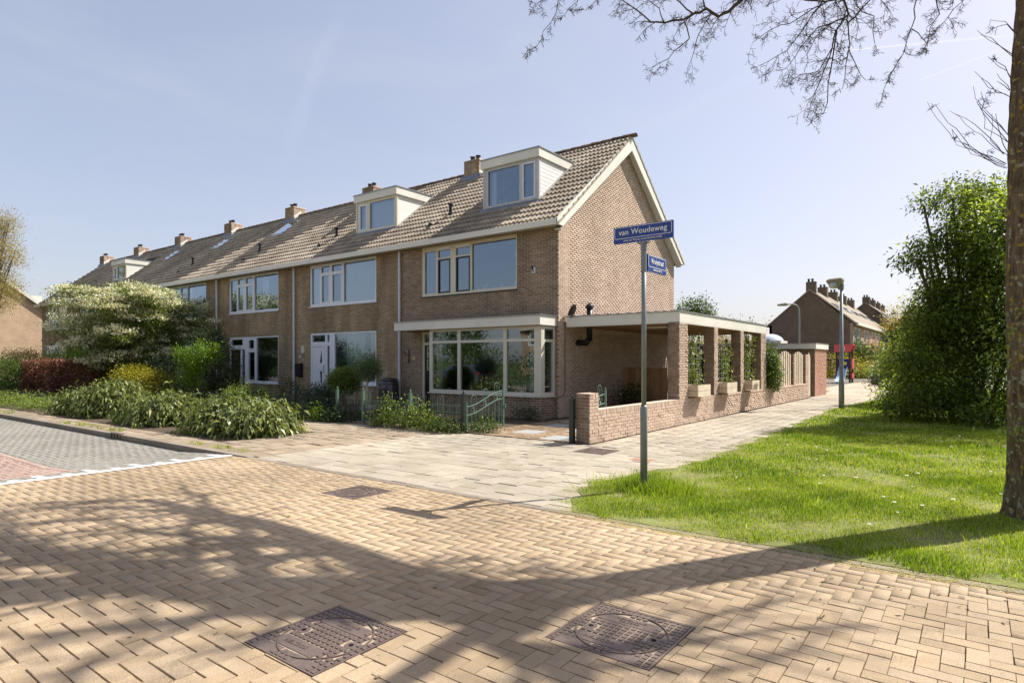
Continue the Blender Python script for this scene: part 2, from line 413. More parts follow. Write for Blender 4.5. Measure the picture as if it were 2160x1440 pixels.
def pave(name, A, m, parent, gapx=.003, gapy=.007, zf=None, slope=None, limit=300, tilt=.0045, th=.03, lev=.0011, mch=.016):
    n = len(A)
    if n == 0: return
    C = np.stack([(A[:,0]+A[:,1])/2, (A[:,2]+A[:,3])/2, np.full(n, -th/2)], 1)
    C[:,2] += rng.normal(0, lev, n); C[:,:2] += rng.normal(0, .0012, (n, 2))
    rot = rng.normal(0, tilt, (n, 3)); rot[:,2] *= .8
    if zf is not None: C[:,2] += zf(C[:,0])
    if slope is not None: rot[:,1] += slope(C[:,0])
    SC = np.stack([A[:,1]-A[:,0]-gapx, A[:,3]-A[:,2]-gapy, np.full(n, th)], 1)
    tv, tf = tpl_block('z', mch)
    pieces(name, tv, tf, C, SC, m, parent, rot=rot, limit=limit)
pave('paver', herring(-10.1, 8, -6, 5.5, GR, (-4.6, 1.136)), M_PAVER, road)
zf = lambda x: np.clip((x+10.2)/1.8, -1, 0)*.1
sl = lambda x: np.where(x > -12, -.055, 0.)
pave('paver', herring(-26, -10.25, 3.42, 5.55, (), (-4.6, 1.136)), M_GREYP, lroad, zf=zf, slope=sl, limit=200)
pave('paver', herring(-10.72, -10.25, -6, 3.42, (), (-4.6, 1.136)), M_GREYP, lroad, zf=zf, slope=sl, limit=40)
pave('paver', herring(-26, -10.72, -6, 3.3, (), (-4.6, 1.136)), M_REDP, lroad, zf=zf, slope=sl, limit=60)
A = np.array([[x, x+.1055, 3.3, 3.42] for x in np.arange(-26, -10.8, .1055)])
pave('paver', A, M_REDP, lroad, zf=zf, slope=sl, limit=0)
zf2 = MB()
for (x0, x1, y0, y1, m) in [(-90, -26, 3.4, 5.6, 0), (-90, -26, -7, 3.4, 1)]:
    zf2.mi = m; zf2.add([(x0, y0, -.104), (x1, y0, -.104), (x1, y1, -.104), (x0, y1, -.104)], [(0, 1, 2, 3)])
zf2.obj('far_paving', [M_GREYP, M_REDP], lroad, kind='structure')
b = MB()                                                      # painted line with its teeth of painted blocks
b.box(-10.24, -10.11, -1.0, 5.5, .001, .005)
for k in range(10):
    y = 5.3-k*.62
    for (dy, L) in ((0, .42), (-.31, .22)):
        b.add([(-10.24-L, y+dy, zf(np.array([-10.24-L]))[0]+.006), (-10.24, y+dy, .005), (-10.24, y+dy+.10, .005), (-10.24-L, y+dy+.10, zf(np.array([-10.24-L]))[0]+.006)], [(0, 1, 2, 3)])
b.obj('white_line', M_WHITE, road)
def stones(name, x0, x1, y0, y1, z1, h, parent, L=1.0, m=M_KERB):
    b = MB(); b.rv = .5
    b.box(-.5, .5, -.5, .5, -.5, .5)
    xs = np.arange(x0, x1-.02, L); n = len(xs)
    C = np.array([[min(x+L, x1)/2+x/2, (y0+y1)/2, z1-h/2] for x in xs]); SC = np.array([[min(x+L, x1)-x-.008, y1-y0, h] for x in xs])
    pieces(name, b.v, b.f, C, SC, m, parent, rot=rng.normal(0, .002, (n, 3)))
kerb = tag(bpy.data.objects.new('kerb', None), kind='structure'); link(kerb, None, (-10, 5.6, 0))
stones('edge_stone', -9.75, 8.0, 5.51, 5.61, .002, .1, kerb)
stones('kerb_stone', -48.75, -9.75, 5.56, 5.70, .004, .14, kerb)
gully = thing('street_gully', (-15.13, 5.55, -.1), 'small black kerb drain with three slots in the kerb beside the grey road', 'drain')
M_IRON = mat('cast_iron', (.175, .13, .11), rough=.5, var=.25, nscale=30, bump=.3, bscale=200, metal=.35, spec=.5)
b = MB(); b.box(-15.38, -14.88, 5.535, 5.62, .006, .03); b.box(-15.38, -14.88, 5.535, 5.62, -.112, -.09)
for k in range(4): b.box(-15.38+k*.155, -15.345+k*.155, 5.535, 5.6, -.09, .006)
b.obj('frame', M_IRON, gully)
pav = rect('pavement', [(-50, -3.3, 5.6, 6.3), (-12.0, -3.4, 6.3, 10.42), (-50, -12.0, 8.4, 10.42), (-6.0, -3.3, 10.42, 31)], -.013, M_JOINT)
def slabs(x0, x1, y0, y1, axis='x', L=.3, keep=None):
    out = []
    if axis == 'x':
        for j, y in enumerate(np.arange(y0, y1-.05, L)):
            for x in np.arange(x0-(L/2 if j % 2 else 0), x1, L):
                a = [max(x, x0), min(x+L, x1), y, min(y+L, y1)]
                if a[1]-a[0] > .03: out.append(a)
    else:
        for j, x in enumerate(np.arange(x0, x1-.05, L)):
            for y in np.arange(y0-(L/2 if j % 2 else 0), y1, L):
                a = [x, min(x+L, x1), max(y, y0), min(y+L, y1)]
                if a[3]-a[2] > .03: out.append(a)
    out = [a for a in out if not any(a[0] < g[0]+g[2]/2 and a[1] > g[0]-g[2]/2 and a[2] < g[1]+g[2]/2 and a[3] > g[1]-g[2]/2 for g in GR)]
    return np.array([a for a in out if keep is None or keep(a)])
pave('slab', slabs(-9.6, -5.95, 5.62, 10.3), M_SLAB, pav, gapx=.004, gapy=.006, lev=.003, limit=150, tilt=.004, mch=.012)
pave('slab', slabs(-5.95, -3.35, 5.62, 30.2, 'y', keep=lambda a: not(a[2] > 14 and a[1] > -3.2)), M_SLAB, pav, gapx=.004, gapy=.007, lev=.003, limit=150, tilt=.004, mch=.012)
pave('slab', slabs(-12.0, -9.6, 5.70, 10.3), M_SLABD, pav, gapx=.006, gapy=.008, lev=.004, limit=60, tilt=.006, mch=.012)
pave('slab', slabs(-32.0, -12.0, 8.45, 10.3), M_SLABD, pav, gapx=.006, gapy=.008, lev=.004, limit=0, mch=.012)
pave('slab', slabs(-36.0, -12.0, 5.70, 6.28), M_SLABD, pav, gapx=.006, gapy=.008, lev=.004, limit=20, mch=.012)
# the filled ring of slab cuttings round the small grate
g = GR[3]; h = g[2]/2
cut = [[g[0]-.55, g[0]-h-.01, g[1]-.5, g[1]], [g[0]-.55, g[0]-h-.01, g[1], g[1]+.5], [g[0]+h+.01, g[0]+.55, g[1]-.5, g[1]], [g[0]+h+.01, g[0]+.55, g[1], g[1]+.5], [g[0]-h, g[0], g[1]-.5, g[1]-h-.01], [g[0], g[0]+h, g[1]-.5, g[1]-h-.01], [g[0]-h, g[0], g[1]+h+.01, g[1]+.5], [g[0], g[0]+h, g[1]+h+.01, g[1]+.5]]
b = MB()
for a in cut: b.box(a[0]+.004, a[1]-.004, a[2]+.004, a[3]-.004, -.03, -.004)
b.obj('cut_slab', M_SLAB, pav, kind='stuff')
tile = MB(); tile.box(-4.55, -4.2, 9.15, 9.4, -.01, .004); tag(tile.obj('red_marker_tile', mat('red_tile', (.34, .17, .12), var=.3, nscale=30)), 'small faded red tile with a white arrow set in the side path', 'paving tile')
far = rect('side_path', [(-6.4, -3.2, 30.2, 37), (-7.5, -2.6, 37, 110)], -.004, mat('sand_path', (.40, .335, .25), rough=.95, var=.1, nscale=1.2, bump=.3, speck=.2, stain=.2))
rect('playground_surface', [(-26, -7.5, 36, 68)], .002, mat('play_tiles', (.19, .165, .13), rough=.95, var=.2, nscale=.8, speck=.2, stain=.3))
drive = rect('driveway', [(-9.22, -6.2, 10.42, 14.6), (-9.43, -6.22, 14.6, 22.8), (-12.7, -11.6, 10.42, 14.6), (-14.9, -12.7, 13.0, 14.6)], -.008, M_JOINT)
GS = [(-8.35, 13.0, .62), (-7.3, 12.3, .6), (-8.15, 11.45, .62), (-6.95, 10.9, .7), (-8.6, 14.1, .5)]
pave('clinker', herring(-9.2, -6.22, 10.44, 14.9, GS, (0, 0)), M_DRIVE, drive, limit=120, lev=.003, tilt=.012)
pave('clinker', herring(-14.9, -11.7, 10.44, 13.9, (), (0, 0)), M_DRIVE, drive, limit=0, lev=.003, tilt=.012)
b = MB()
for x, y, w in GS:
    bb = MB(); bb.box(x-w/2, x+w/2, y-w/2, y+w/2, -.03, .002); bb.obj('flagstone', M_GREYSL, drive)
# ------------------------------------------------------------------ cast-iron covers
def grate(i, label, detail=True):
    cx, cy, w = GR[i]; h = w/2; th = thing('manhole_cover', (cx, cy, 0), label, 'manhole cover', 'square cast iron covers')
    b = MB(); b.box(cx-h, cx+h, cy-h, cy+h, -.04, -.0055); b.obj('bed', mat('sandy_dirt', (.34, .265, .19), rough=1, var=.3, nscale=25, bump=.5, speck=.3), th)
    b = MB()
    b.box(cx-h, cx-h+.012, cy-h, cy+h, -.0118, .001); b.box(cx+h-.012, cx+h, cy-h, cy+h, -.0118, .001)
    b.box(cx-h+.013, cx+h-.013, cy-h, cy-h+.012, -.0118, .001); b.box(cx-h+.013, cx+h-.013, cy+h-.012, cy+h, -.0118, .001)
    b.obj('frame', M_IRON, th)
    b = MB(); r0 = h*.84
    prof = [(r0-.006, -.0115), (r0-.006, .003), (r0+.003, .003), (r0+.003, -.0115)]
    b.lathe((cx, cy, 0), prof, 48, cap=False); ring = b
    plates = [(cx-.02, cy+h*.50, .34, .075), (cx-.04, cy-h*.50, .34, .075), (cx-h*.55, cy-h*.83, .17, .06), (cx+h*.45, cy-h*.83, .17, .06)]
    b2 = MB(); n = 15; s = (w-.03)/n
    for a in range(n):
        for c in range(n):
            x = cx-h+.015+(a+.5)*s; y = cy-h+.015+(c+.5)*s
            if any(abs(x-p[0]) < p[2]/2+.006 and abs(y-p[1]) < p[3]/2+.01 for p in plates): continue
            rr = math.hypot(x-cx, y-cy)
            if abs(rr-r0) < .013 or any(math.hypot(x-cx-sg*r0*.72, y-cy-sg*.02) < .045 for sg in (-1, 1)): continue
            t = s*.43; q = t*.86
            b2.add([(x-t,y-t,-.012),(x+t,y-t,-.012),(x+t,y+t,-.012),(x-t,y+t,-.012),(x-q,y-q,.001),(x+q,y-q,.001),(x+q,y+q,.001),(x-q,y+q,.001)],
                   [(4,5,6,7),(0,1,5,4),(1,2,6,5),(2,3,7,6),(3,0,4,7)])
    b2.obj('tread_stud', M_IRON, th, kind='stuff')
    lid = ring.obj('lid_ring', M_IRON, th)
    for p in plates:
        b = MB(); b.box(p[0]-p[2]/2-.012, p[0]+p[2]/2+.012, p[1]-p[3]/2-.014, p[1]+p[3]/2+.014, -.012, -.002); b.obj('name_plate', M_IRON, th)
    if detail:
        textmesh('lettering', 'NEDERLAND', .034, M_IRON, th, (plates[0][0], plates[0][1]+.016, -.001), (0, 0, 0), .0018)
        textmesh('lettering', 'NELSOOR', .030, M_IRON, th, (plates[0][0], plates[0][1]-.018, -.001), (0, 0, 0), .0018)
        textmesh('lettering', 'NELSOOR', .045, M_IRON, th, (plates[1][0]-.02, plates[1][1], -.001), (0, 0, 0), .002)
    for sg in (-1, 1):
        b = MB(); b.lathe((cx+sg*r0*.72, cy+sg*.02, 0), [(.04, -.012), (.04, -.003), (.018, -.003), (.016, -.0115)], 16); b.obj('lifting_boss', M_IRON, th)
        b = MB(); b.lathe((cx+sg*r0*.72, cy+sg*.02, 0), [(.0145, -.010), (.0145, -.0022)], 12); b.obj('lifting_hole', mat('black_hole', (.004, .004, .004), rough=1, var=0), th)
grate(1, 'square iron manhole cover in the yellow paving, left one of the two nearest')
grate(0, 'square iron manhole cover in the yellow paving, right one of the two nearest')
grate(2, 'small iron manhole cover at the far edge of the yellow paving')
grate(3, 'small iron manhole cover in the slabs in front of the brick gate pillar')
# ------------------------------------------------------------------ lawn
M_BLADE = mat('grass_blade', [(.07, .13, .012), (.15, .25, .018), (.26, .345, .035), (.40, .45, .065), (.50, .49, .17), (.56, .50, .31)], rough=.6, var=.28, nscale=1.1, translucent=.5, spec=.25)
def xedge(y):
    pts = [(5.5, -3.3), (5.8, -3.55), (6.6, -4.0), (7.4, -4.02), (8.5, -3.8), (9.6, -3.55), (13.7, -3.62), (23, -3.95), (33, -3.2), (45, -2.7), (60, -2.6)]
    return np.interp(y, [p[0] for p in pts], [p[1] for p in pts])
bm = MB(); ys = np.concatenate([np.arange(5.62, 20, .25), np.arange(20, 61, 2.)])
vv = []; 
for y in ys: vv += [(xedge(y)+.06*math.sin(y*5.1)+.05*math.sin(y*13), y, .006), (14, y, .006)]
bm.add(vv, [(2*i, 2*i+1, 2*i+3, 2*i+2) for i in range(len(ys)-1)])
tag(bm.obj('lawn', mat('lawn_soil', (.16, .175, .055), rough=1, var=.4, nscale=2.5, bump=1, bscale=25)), kind='structure')
def blades(name, x, y, h, w, rnd, m, lean=.45, z0=0.004, parent=None, lie=None):
    n = len(x); az = rng.uniform(0, 2*np.pi, n); la = rng.uniform(0, 2*np.pi, n); le = np.abs(rng.normal(0, lean, n))*h
    d = np.stack([np.cos(az), np.sin(az), np.zeros(n)], 1)*w[:, None]/2
    b0 = np.stack([x, y, np.full(n, z0)], 1); tip = b0+np.stack([np.cos(la)*le, np.sin(la)*le, h if lie is None else h*lie], 1)
    mid = b0+(tip-b0)*.5+np.stack([np.zeros(n), np.zeros(n), h*(.12 if lie is None else .02)], 1)
    V = np.stack([b0-d, b0+d, mid+d*.75, tip, mid-d*.75], 1)
    F = (np.array([[0, 1, 2], [0, 2, 4], [4, 2, 3]])[None]+(np.arange(n)*5)[:, None, None]).reshape(-1, 3)
    return npmesh(name, V.reshape(-1, 3), F, np.repeat(rnd, 3), m, parent, kind='stuff')
def patch(x, y, s, k=0):            # cheap value noise from summed sines
    a = np.sin(x*s+1.3*k+2.1*np.sin(y*s*.7+k))+np.sin(y*s*1.3+.7*k+1.7*np.sin(x*s*.9))+.6*np.sin((x+y)*s*2.3+k)+.5*np.sin((x*1.7-y)*s*3.1)
    return a/3.1
def lawn(name, D0, D1, dens, h0, w0):
    um = 2700; t0, t1 = (-100-CX)/CF, (um-CX)/CF
    A = (t1-t0)*(D1**2-D0**2)/2; n = int(A*dens)
    D = np.sqrt(rng.uniform(D0**2, D1**2, n)); t = rng.uniform(t0, t1, n)
    x = (CC*t-CS)*D; y = (CS*t+CC)*D
    e = xedge(y)+.12*np.sin(y*5.1)+.10*np.sin(y*11+1)+.06*np.sin(y*23)+rng.normal(0, .07, n)
    south = 5.66+.08*np.sin(x*4.3)+.07*np.sin(x*9+.5)+.04*np.sin(x*21)+np.abs(rng.normal(0, .06, n))
    k = (x > e) & (y > south) & (x < 13) & (y < 60)
    bare = patch(x, y, 1.6, 2)+.35*patch(x, y, 6, 5)
    k &= rng.random(n) < np.clip(.3+1.5*(.66-bare), .2, 1)
    k &= np.hypot(x-.5, y-8.2) > .3
    x, y, bare = x[k], y[k], bare[k]; n = len(x)
    p = patch(x, y, 2.1)
    h = h0*rng.uniform(.45, 1.35, n)*(1+.55*p)*(1+1.3*(rng.random(n) < .02))*np.clip((x-xedge(y))*3+.35, .35, 1)
    r = np.clip(.33-.22*p+.45*np.clip(bare-.35, 0, 1)+rng.normal(0, .16, n), 0, 1)
    blades(name, x, y, h, w0*rng.uniform(.6, 1.3, n), r, M_BLADE)
lawn('lawn_grass', 3.6, 8.5, 4600, .038, .0062)
lawn('lawn_grass', 8.5, 14.5, 1500, .042, .011)
lawn('lawn_grass', 14.5, 34, 280, .05, .025)
# tall tuft round the foot of the sign pole, dry cuttings along the edge
n = 1500; x = -3.25+rng.normal(0, .28, n); y = 7.1+rng.normal(0, .22, n)
blades('tall_grass', x, y, rng.uniform(.06, .20, n), np.full(n, .008), np.clip(rng.normal(.3, .12, n), 0, 1), M_BLADE, lean=.6)
n = 9000; x = rng.uniform(-3.6, 4, n); y = 5.62+np.abs(rng.normal(0, .20, n))-.16+.05*np.sin(x*3)
x2 = rng.uniform(0, 1, 4000); yy = rng.uniform(5.7, 16, 4000); xx = xedge(yy)+rng.normal(-.02, .12, 4000)
blades('grass_cuttings', np.concatenate([x, xx]), np.concatenate([y, yy]), rng.uniform(.02, .05, 13000), np.full(13000, .005), np.clip(rng.normal(.85, .15, 13000), 0, 1), M_BLADE, lean=1.1, lie=.25)
n = 16000; x = rng.uniform(-3.3, 5, n); y = rng.uniform(5.7, 13, n); k = (patch(x, y, 1.6, 2)+.35*patch(x, y, 6, 5) > .47) & (x > xedge(y)+.1); x, y = x[k], y[k]; n = len(x)
blades('dry_grass', x, y, rng.uniform(.02, .05, n), np.full(n, .006), np.clip(rng.normal(.85, .12, n), 0, 1), M_BLADE, lean=1.0, lie=.3)
nd = 90; x = rng.uniform(-3, 6, nd); y = rng.uniform(6.5, 16, nd); k = x > xedge(y)+.3; x, y = x[k], y[k]; b = MB()
for xx, yy in zip(x, y):
    r_ = random.uniform(.010, .022); z_ = random.uniform(.03, .06); b.add([(xx+r_*math.cos(q), yy+r_*math.sin(q), z_+.004*math.sin(3*q)) for q in np.linspace(0, 2*math.pi, 9)[:-1]], [tuple(range(8))])
b.obj('lawn_daisies', mat('daisy_white', (.75, .74, .66), var=.1), kind='stuff')
nd = 900; x = rng.uniform(-9.5, 5, nd); y = np.where(rng.random(nd) < .6, 5.3-np.abs(rng.normal(0, .5, nd)), rng.uniform(1, 10, nd)); k = (x < xedge(np.clip(y, 5.6, 60))) | (y < 5.5); x, y = x[k], y[k]; nd = len(x)
q = rng.uniform(0, 6.28, nd); l_ = rng.uniform(.004, .018, nd); w_ = l_*rng.uniform(.15, .6, nd); z_ = np.full(nd, .005)
c_, s_ = np.cos(q), np.sin(q); V = np.stack([np.stack([x+a*c_*l_-e*s_*w_, y+a*s_*l_+e*c_*w_, z_+.002*(a+1)], 1) for a, e in ((-1, -1), (1, -1), (1, 1), (-1, 1))], 1)
npmesh('fallen_bits', V.reshape(-1, 3), np.arange(nd*4).reshape(-1, 4), rng.random(nd), mat('litter', [(.06, .04, .025), (.16, .12, .06), (.40, .34, .22), (.10, .12, .03)], var=.1), kind='stuff')
# weeds in the joints
n = 1500; x = rng.uniform(-9.5, -3.6, n); y = 5.62+np.round(rng.uniform(0, 24.5, n)/.3)*.3+rng.normal(0, .006, n)
k = (patch(x, y, 1.9, 9) > .45) & ((y < 10.3) | (x > -5.9)); x, y = x[k], y[k]; n = len(x)
blades('joint_weeds', x, y, rng.uniform(.008, .025, n), np.full(n, .006), np.clip(rng.normal(.4, .2, n), 0, 1), M_BLADE, lean=.9)
n = 260; x = rng.uniform(-36, -10.3, n); y = 5.74+np.abs(rng.normal(0, .12, n)); k = patch(x, y, .9, 3) > .2; x, y = np.repeat(x[k], 9)+rng.normal(0, .04, 9*k.sum()), np.repeat(y[k], 9)+rng.normal(0, .03, 9*k.sum()); n = len(x)
blades('kerb_weeds', x, y, rng.uniform(.02, .09, n), np.full(n, .012), np.clip(rng.normal(.5, .2, n), 0, 1), M_BLADE, lean=.9)
# ------------------------------------------------------------------ the terrace
M_BRK1 = mat('shaded_brown_brick', [(.182, .125, .091), (.228, .157, .114), (.285, .205, .148), (.205, .146, .108), (.331, .239, .173)], rough=.9, var=.12, nscale=2, bump=.35, bscale=120, stain=.2, spec=.2, streak=True)  # darker copy of the brick for faces turned from the sun, shade in the colour
M_BRKG = mat('sunlit_tan_brick', [(.45, .335, .255), (.52, .395, .305), (.585, .455, .36), (.485, .365, .285), (.55, .42, .33)], rough=.92, var=.12, nscale=2.2, bump=.5, bscale=90, stain=.12, spec=.2)  # lighter copy for gable, wall and column sides, sunlight put into the colour
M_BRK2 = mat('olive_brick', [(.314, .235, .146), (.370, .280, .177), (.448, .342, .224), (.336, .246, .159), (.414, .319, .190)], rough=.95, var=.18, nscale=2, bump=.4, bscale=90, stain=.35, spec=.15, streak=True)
M_MOR1 = mat('pale_mortar', (.58, .49, .36), rough=1, var=.15, nscale=6)
M_MORG = mat('gable_mortar', (.42, .315, .23), rough=1, var=.25, nscale=6)
M_MOR2 = mat('dull_mortar', (.28, .23, .155), rough=1, var=.25, nscale=3)
M_BRKR = mat('red_brick', [(.42, .235, .165), (.48, .28, .20), (.38, .21, .15)], rough=.92, var=.12, nscale=3, bump=.4, spec=.2)
M_CREAM = mat('cream_paint', (.62, .59, .49), rough=.45, var=.05, nscale=2, spec=.4)
M_FASC = mat('fascia_board', (.72, .70, .62), rough=.5, var=.07, nscale=1.3, stain=.06)
M_FRAMEW = mat('white_plastic', (.74, .77, .82), rough=.35, var=.03, spec=.5)
M_FRAMEC = mat('cream_frame', (.64, .60, .47), rough=.4, var=.05, spec=.5)
M_SASHD = mat('dark_green_sash', (.018, .022, .02), rough=.3, var=.05, spec=.5)
M_TRIM = mat('grey_metal_trim', (.30, .31, .32), rough=.4, var=.1, metal=.6)
M_PIPE = mat('grey_pvc_pipe', (.62, .66, .74), rough=.4, var=.06)
M_LEAD = mat('lead_flashing', (.20, .21, .24), rough=.5, var=.2, nscale=7, metal=.3)
M_TILE = mat('roof_tile', [(.26, .215, .165), (.32, .27, .21), (.375, .32, .25), (.29, .245, .19)], rough=.95, var=.14, nscale=5, bump=.5, bscale=70, speck=.2, stain=.2)
M_RIDGE = mat('ridge_tile', [(.12, .085, .06), (.18, .13, .09), (.26, .17, .11)], rough=.95, var=.25, nscale=9, bump=.5)
M_DECK = mat('roof_underlay', (.05, .045, .04), rough=1, var=.1)
M_SOFF = mat('soffit_board', (.32, .25, .13), rough=.7, var=.1)
M_INT = mat('room_plaster', (.34, .33, .31), rough=.9, var=.05)
M_CURT = mat('net_curtain', [(.78, .82, .88), (.85, .88, .94)], rough=.9, var=.04, translucent=.2)
M_CURTG = mat('green_curtain', [(.42, .62, .56), (.50, .70, .64)], rough=.9, var=.05, translucent=.2)
M_BLACK = mat('black_plastic', (.015, .015, .016), rough=.4, var=.05)
M_GLASS = glass('window_glass', refl=2.6, base=.13, tint=(.68, .84, 1.0))
M_GLASSB = glass('bay_glass', refl=2.4, base=.12, through=(.62, .68, .62))
PW = [-9.44, -15.88, -22.08, -28.2, -34.3, -40.4, -46.5, -52.5]
FY, BY = 14.63, 22.87                       # front and rear wall faces
EY, EZ, KY = 14.35, 5.45, .8136             # eaves line and pitch
RY = 18.75
roofz = lambda y: EZ+KY*(y-EY) if y < RY else EZ+KY*(2*RY-EY-y)
SN = math.atan(KY)
TBASE = np.array([[1, 0, 0], [0, math.cos(SN), -math.sin(SN)], [0, math.sin(SN), math.cos(SN)]])
def tile_tpl():
    prof = []
    for k in range(2):
        o = k*.15-.15
        prof += [(o+.0, .0), (o+.035, .004), (o+.05, .034), (o+.08, .05), (o+.11, .034), (o+.13, .002)]
    prof.append((.15, .0)); n = len(prof)
    v = [(x, -.19, z+.056) for x, z in prof]+[(x, .18, z-.006) for x, z in prof]+[(x, -.183, z-.016) for x, z in prof]
    f = [(i, i+1, n+i+1, n+i) for i in range(n-1)]+[(2*n+i, 2*n+i+1, i+1, i) for i in range(n-1)]
    return v, f
TV, TF = tile_tpl()
def roof_tiles(x0, x1, parent, skip=(), limit=300, m=M_TILE, y0=EY-.05):
    C = []; ncol = int(round((x1-x0)/.3)); w = (x1-x0)/ncol; nrow = 17; Ls = (RY-y0)/math.cos(SN)/nrow
    for j in range(nrow):
        y = y0+(j+.5)*Ls*math.cos(SN)
        for i in range(ncol):
            x = x0+(i+.5)*w
            if any(s[0] < x < s[1] and s[2] < y < s[3] for s in skip): continue
            C.append((x, y, EZ+KY*(y-EY)+.02))
    n = len(C); rot = rng.normal(0, .006, (n, 3)); C = np.array(C); C[:,2] += rng.normal(0, .002, n)
    pieces('roof_tile', TV, TF, C, np.tile([w/.3, Ls/.339, 1], (n, 1)), m, parent, rot=rot, base=TBASE, limit=limit)
def pane(parent, ax, a0, a1, z0, z1, d, m=M_GLASS):
    b = MB()
    if ax == 'x': b.add([(a0, d, z0), (a1, d, z0), (a1, d, z1), (a0, d, z1)], [(0, 1, 2, 3)])
    else: b.add([(d, a0, z0), (d, a1, z0), (d, a1, z1), (d, a0, z1)], [(0, 1, 2, 3)])
    return b.obj('pane', m, parent)
def window(parent, ax, a0, a1, z0, z1, d, cells, fm=M_FRAMEW, depth=.07, sill=True, gl=M_GLASS, name='window'):
    """cells: (a0,a1,z0,z1[,sash material]) openings in the frame; d is the outer face, sg the way in"""
    sg = 1 if ax == 'x' else -1
    b = MB(); b.holed(ax, a0, a1, z0, z1, d, d+sg*depth, [c[:4] for c in cells])
    w = b.obj(name, fm, parent, bevel=0)
    for c in cells:
        m = c[4] if len(c) > 4 else None
        if m is not None:
            s = .045; q = MB(); q.holed(ax, c[0]+.003, c[1]-.003, c[2]+.003, c[3]-.003, d-sg*.012, d+sg*(depth-.01), [(c[0]+s, c[1]-s, c[2]+s, c[3]-s)])
            q.obj('sash', m, w); pane(w, ax, c[0]+s-.005, c[1]-s+.005, c[2]+s-.005, c[3]-s+.005, d+sg*.03, gl)
        else: pane(w, ax, c[0]-.003, c[1]+.003, c[2]-.003, c[3]+.003, d+sg*.045, gl)
    if sill:
        q = MB(); q.slab(ax, a0-.03, a1+.03, d-sg*.07, d+sg*.05, z0-.035, z0-.003); q.obj('sill', fm if sill is True else sill, w)
    return w
def curtain(parent, x0, x1, z0, z1, y, m, amp=.03, wl=.13):
    n = int((x1-x0)/.02)+2; xs = np.linspace(x0, x1, n); ph = random.random()*6
    yo = amp*np.sin(xs*2*math.pi/wl+ph+1.5*np.sin(xs*3))
    v = [(x, y+o, z0) for x, o in zip(xs, yo)]+[(x, y+o*.6, z1) for x, o in zip(xs, yo)]
    b = MB(); b.add(v, [(i, i+1, n+i+1, n+i) for i in range(n-1)])
    return b.obj('curtain', m, parent, smooth=True)
def chimney(x, parent, zt=9.5, y0=18.33, y1=19.03, big=True):
    c = MB(); x0, x1 = x-.39, x+.39; c.box(x0+.012, x1-.012, y0+.012, y1-.012, 8.3, zt-.002); ch = c.obj('chimney', M_MOR2, parent)
    bricks('x', x0, x1, 8.55, zt-.11, y0, M_BRK2, ch, limit=40 if big else 0)
    bricks('y', y0, y1, 8.55, zt-.11, x1, M_BRKG, ch, limit=30 if big else 0)  # side facing the sun gets the lighter sunlit brick colour
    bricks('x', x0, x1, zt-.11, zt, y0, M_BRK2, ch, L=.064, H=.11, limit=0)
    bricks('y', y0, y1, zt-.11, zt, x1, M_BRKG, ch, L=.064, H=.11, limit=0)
    for k in (-.16, .12):
        b = MB(); b.lathe((x+k, (y0+y1)/2-.08, zt), [(.09, -.01), (.10, .03), (.085, .06), (.085, .16), (.11, .18), (.11, .2), (.07, .205)], 12)
        b.obj('chimney_pot', mat('pot_clay', (.07, .045, .035), rough=.8, var=.2), ch)
    b = MB(); b.prism([(y0-.12, roofz(y0-.12)+.075), (y0-.003, roofz(y0)+.07), (y0-.003, roofz(y0)+.22), (y0-.03, roofz(y0)+.2)], x0-.12, x1+.12); b.obj('flashing', M_LEAD, ch)
    b = MB(); b.prism([(y0, roofz(y0)+.07), (RY, roofz(RY)+.05), (RY, roofz(RY)+.3), (y0, roofz(y0)+.32)], x1+.002, x1+.022); b.obj('flashing', M_FASC, ch)
    return ch
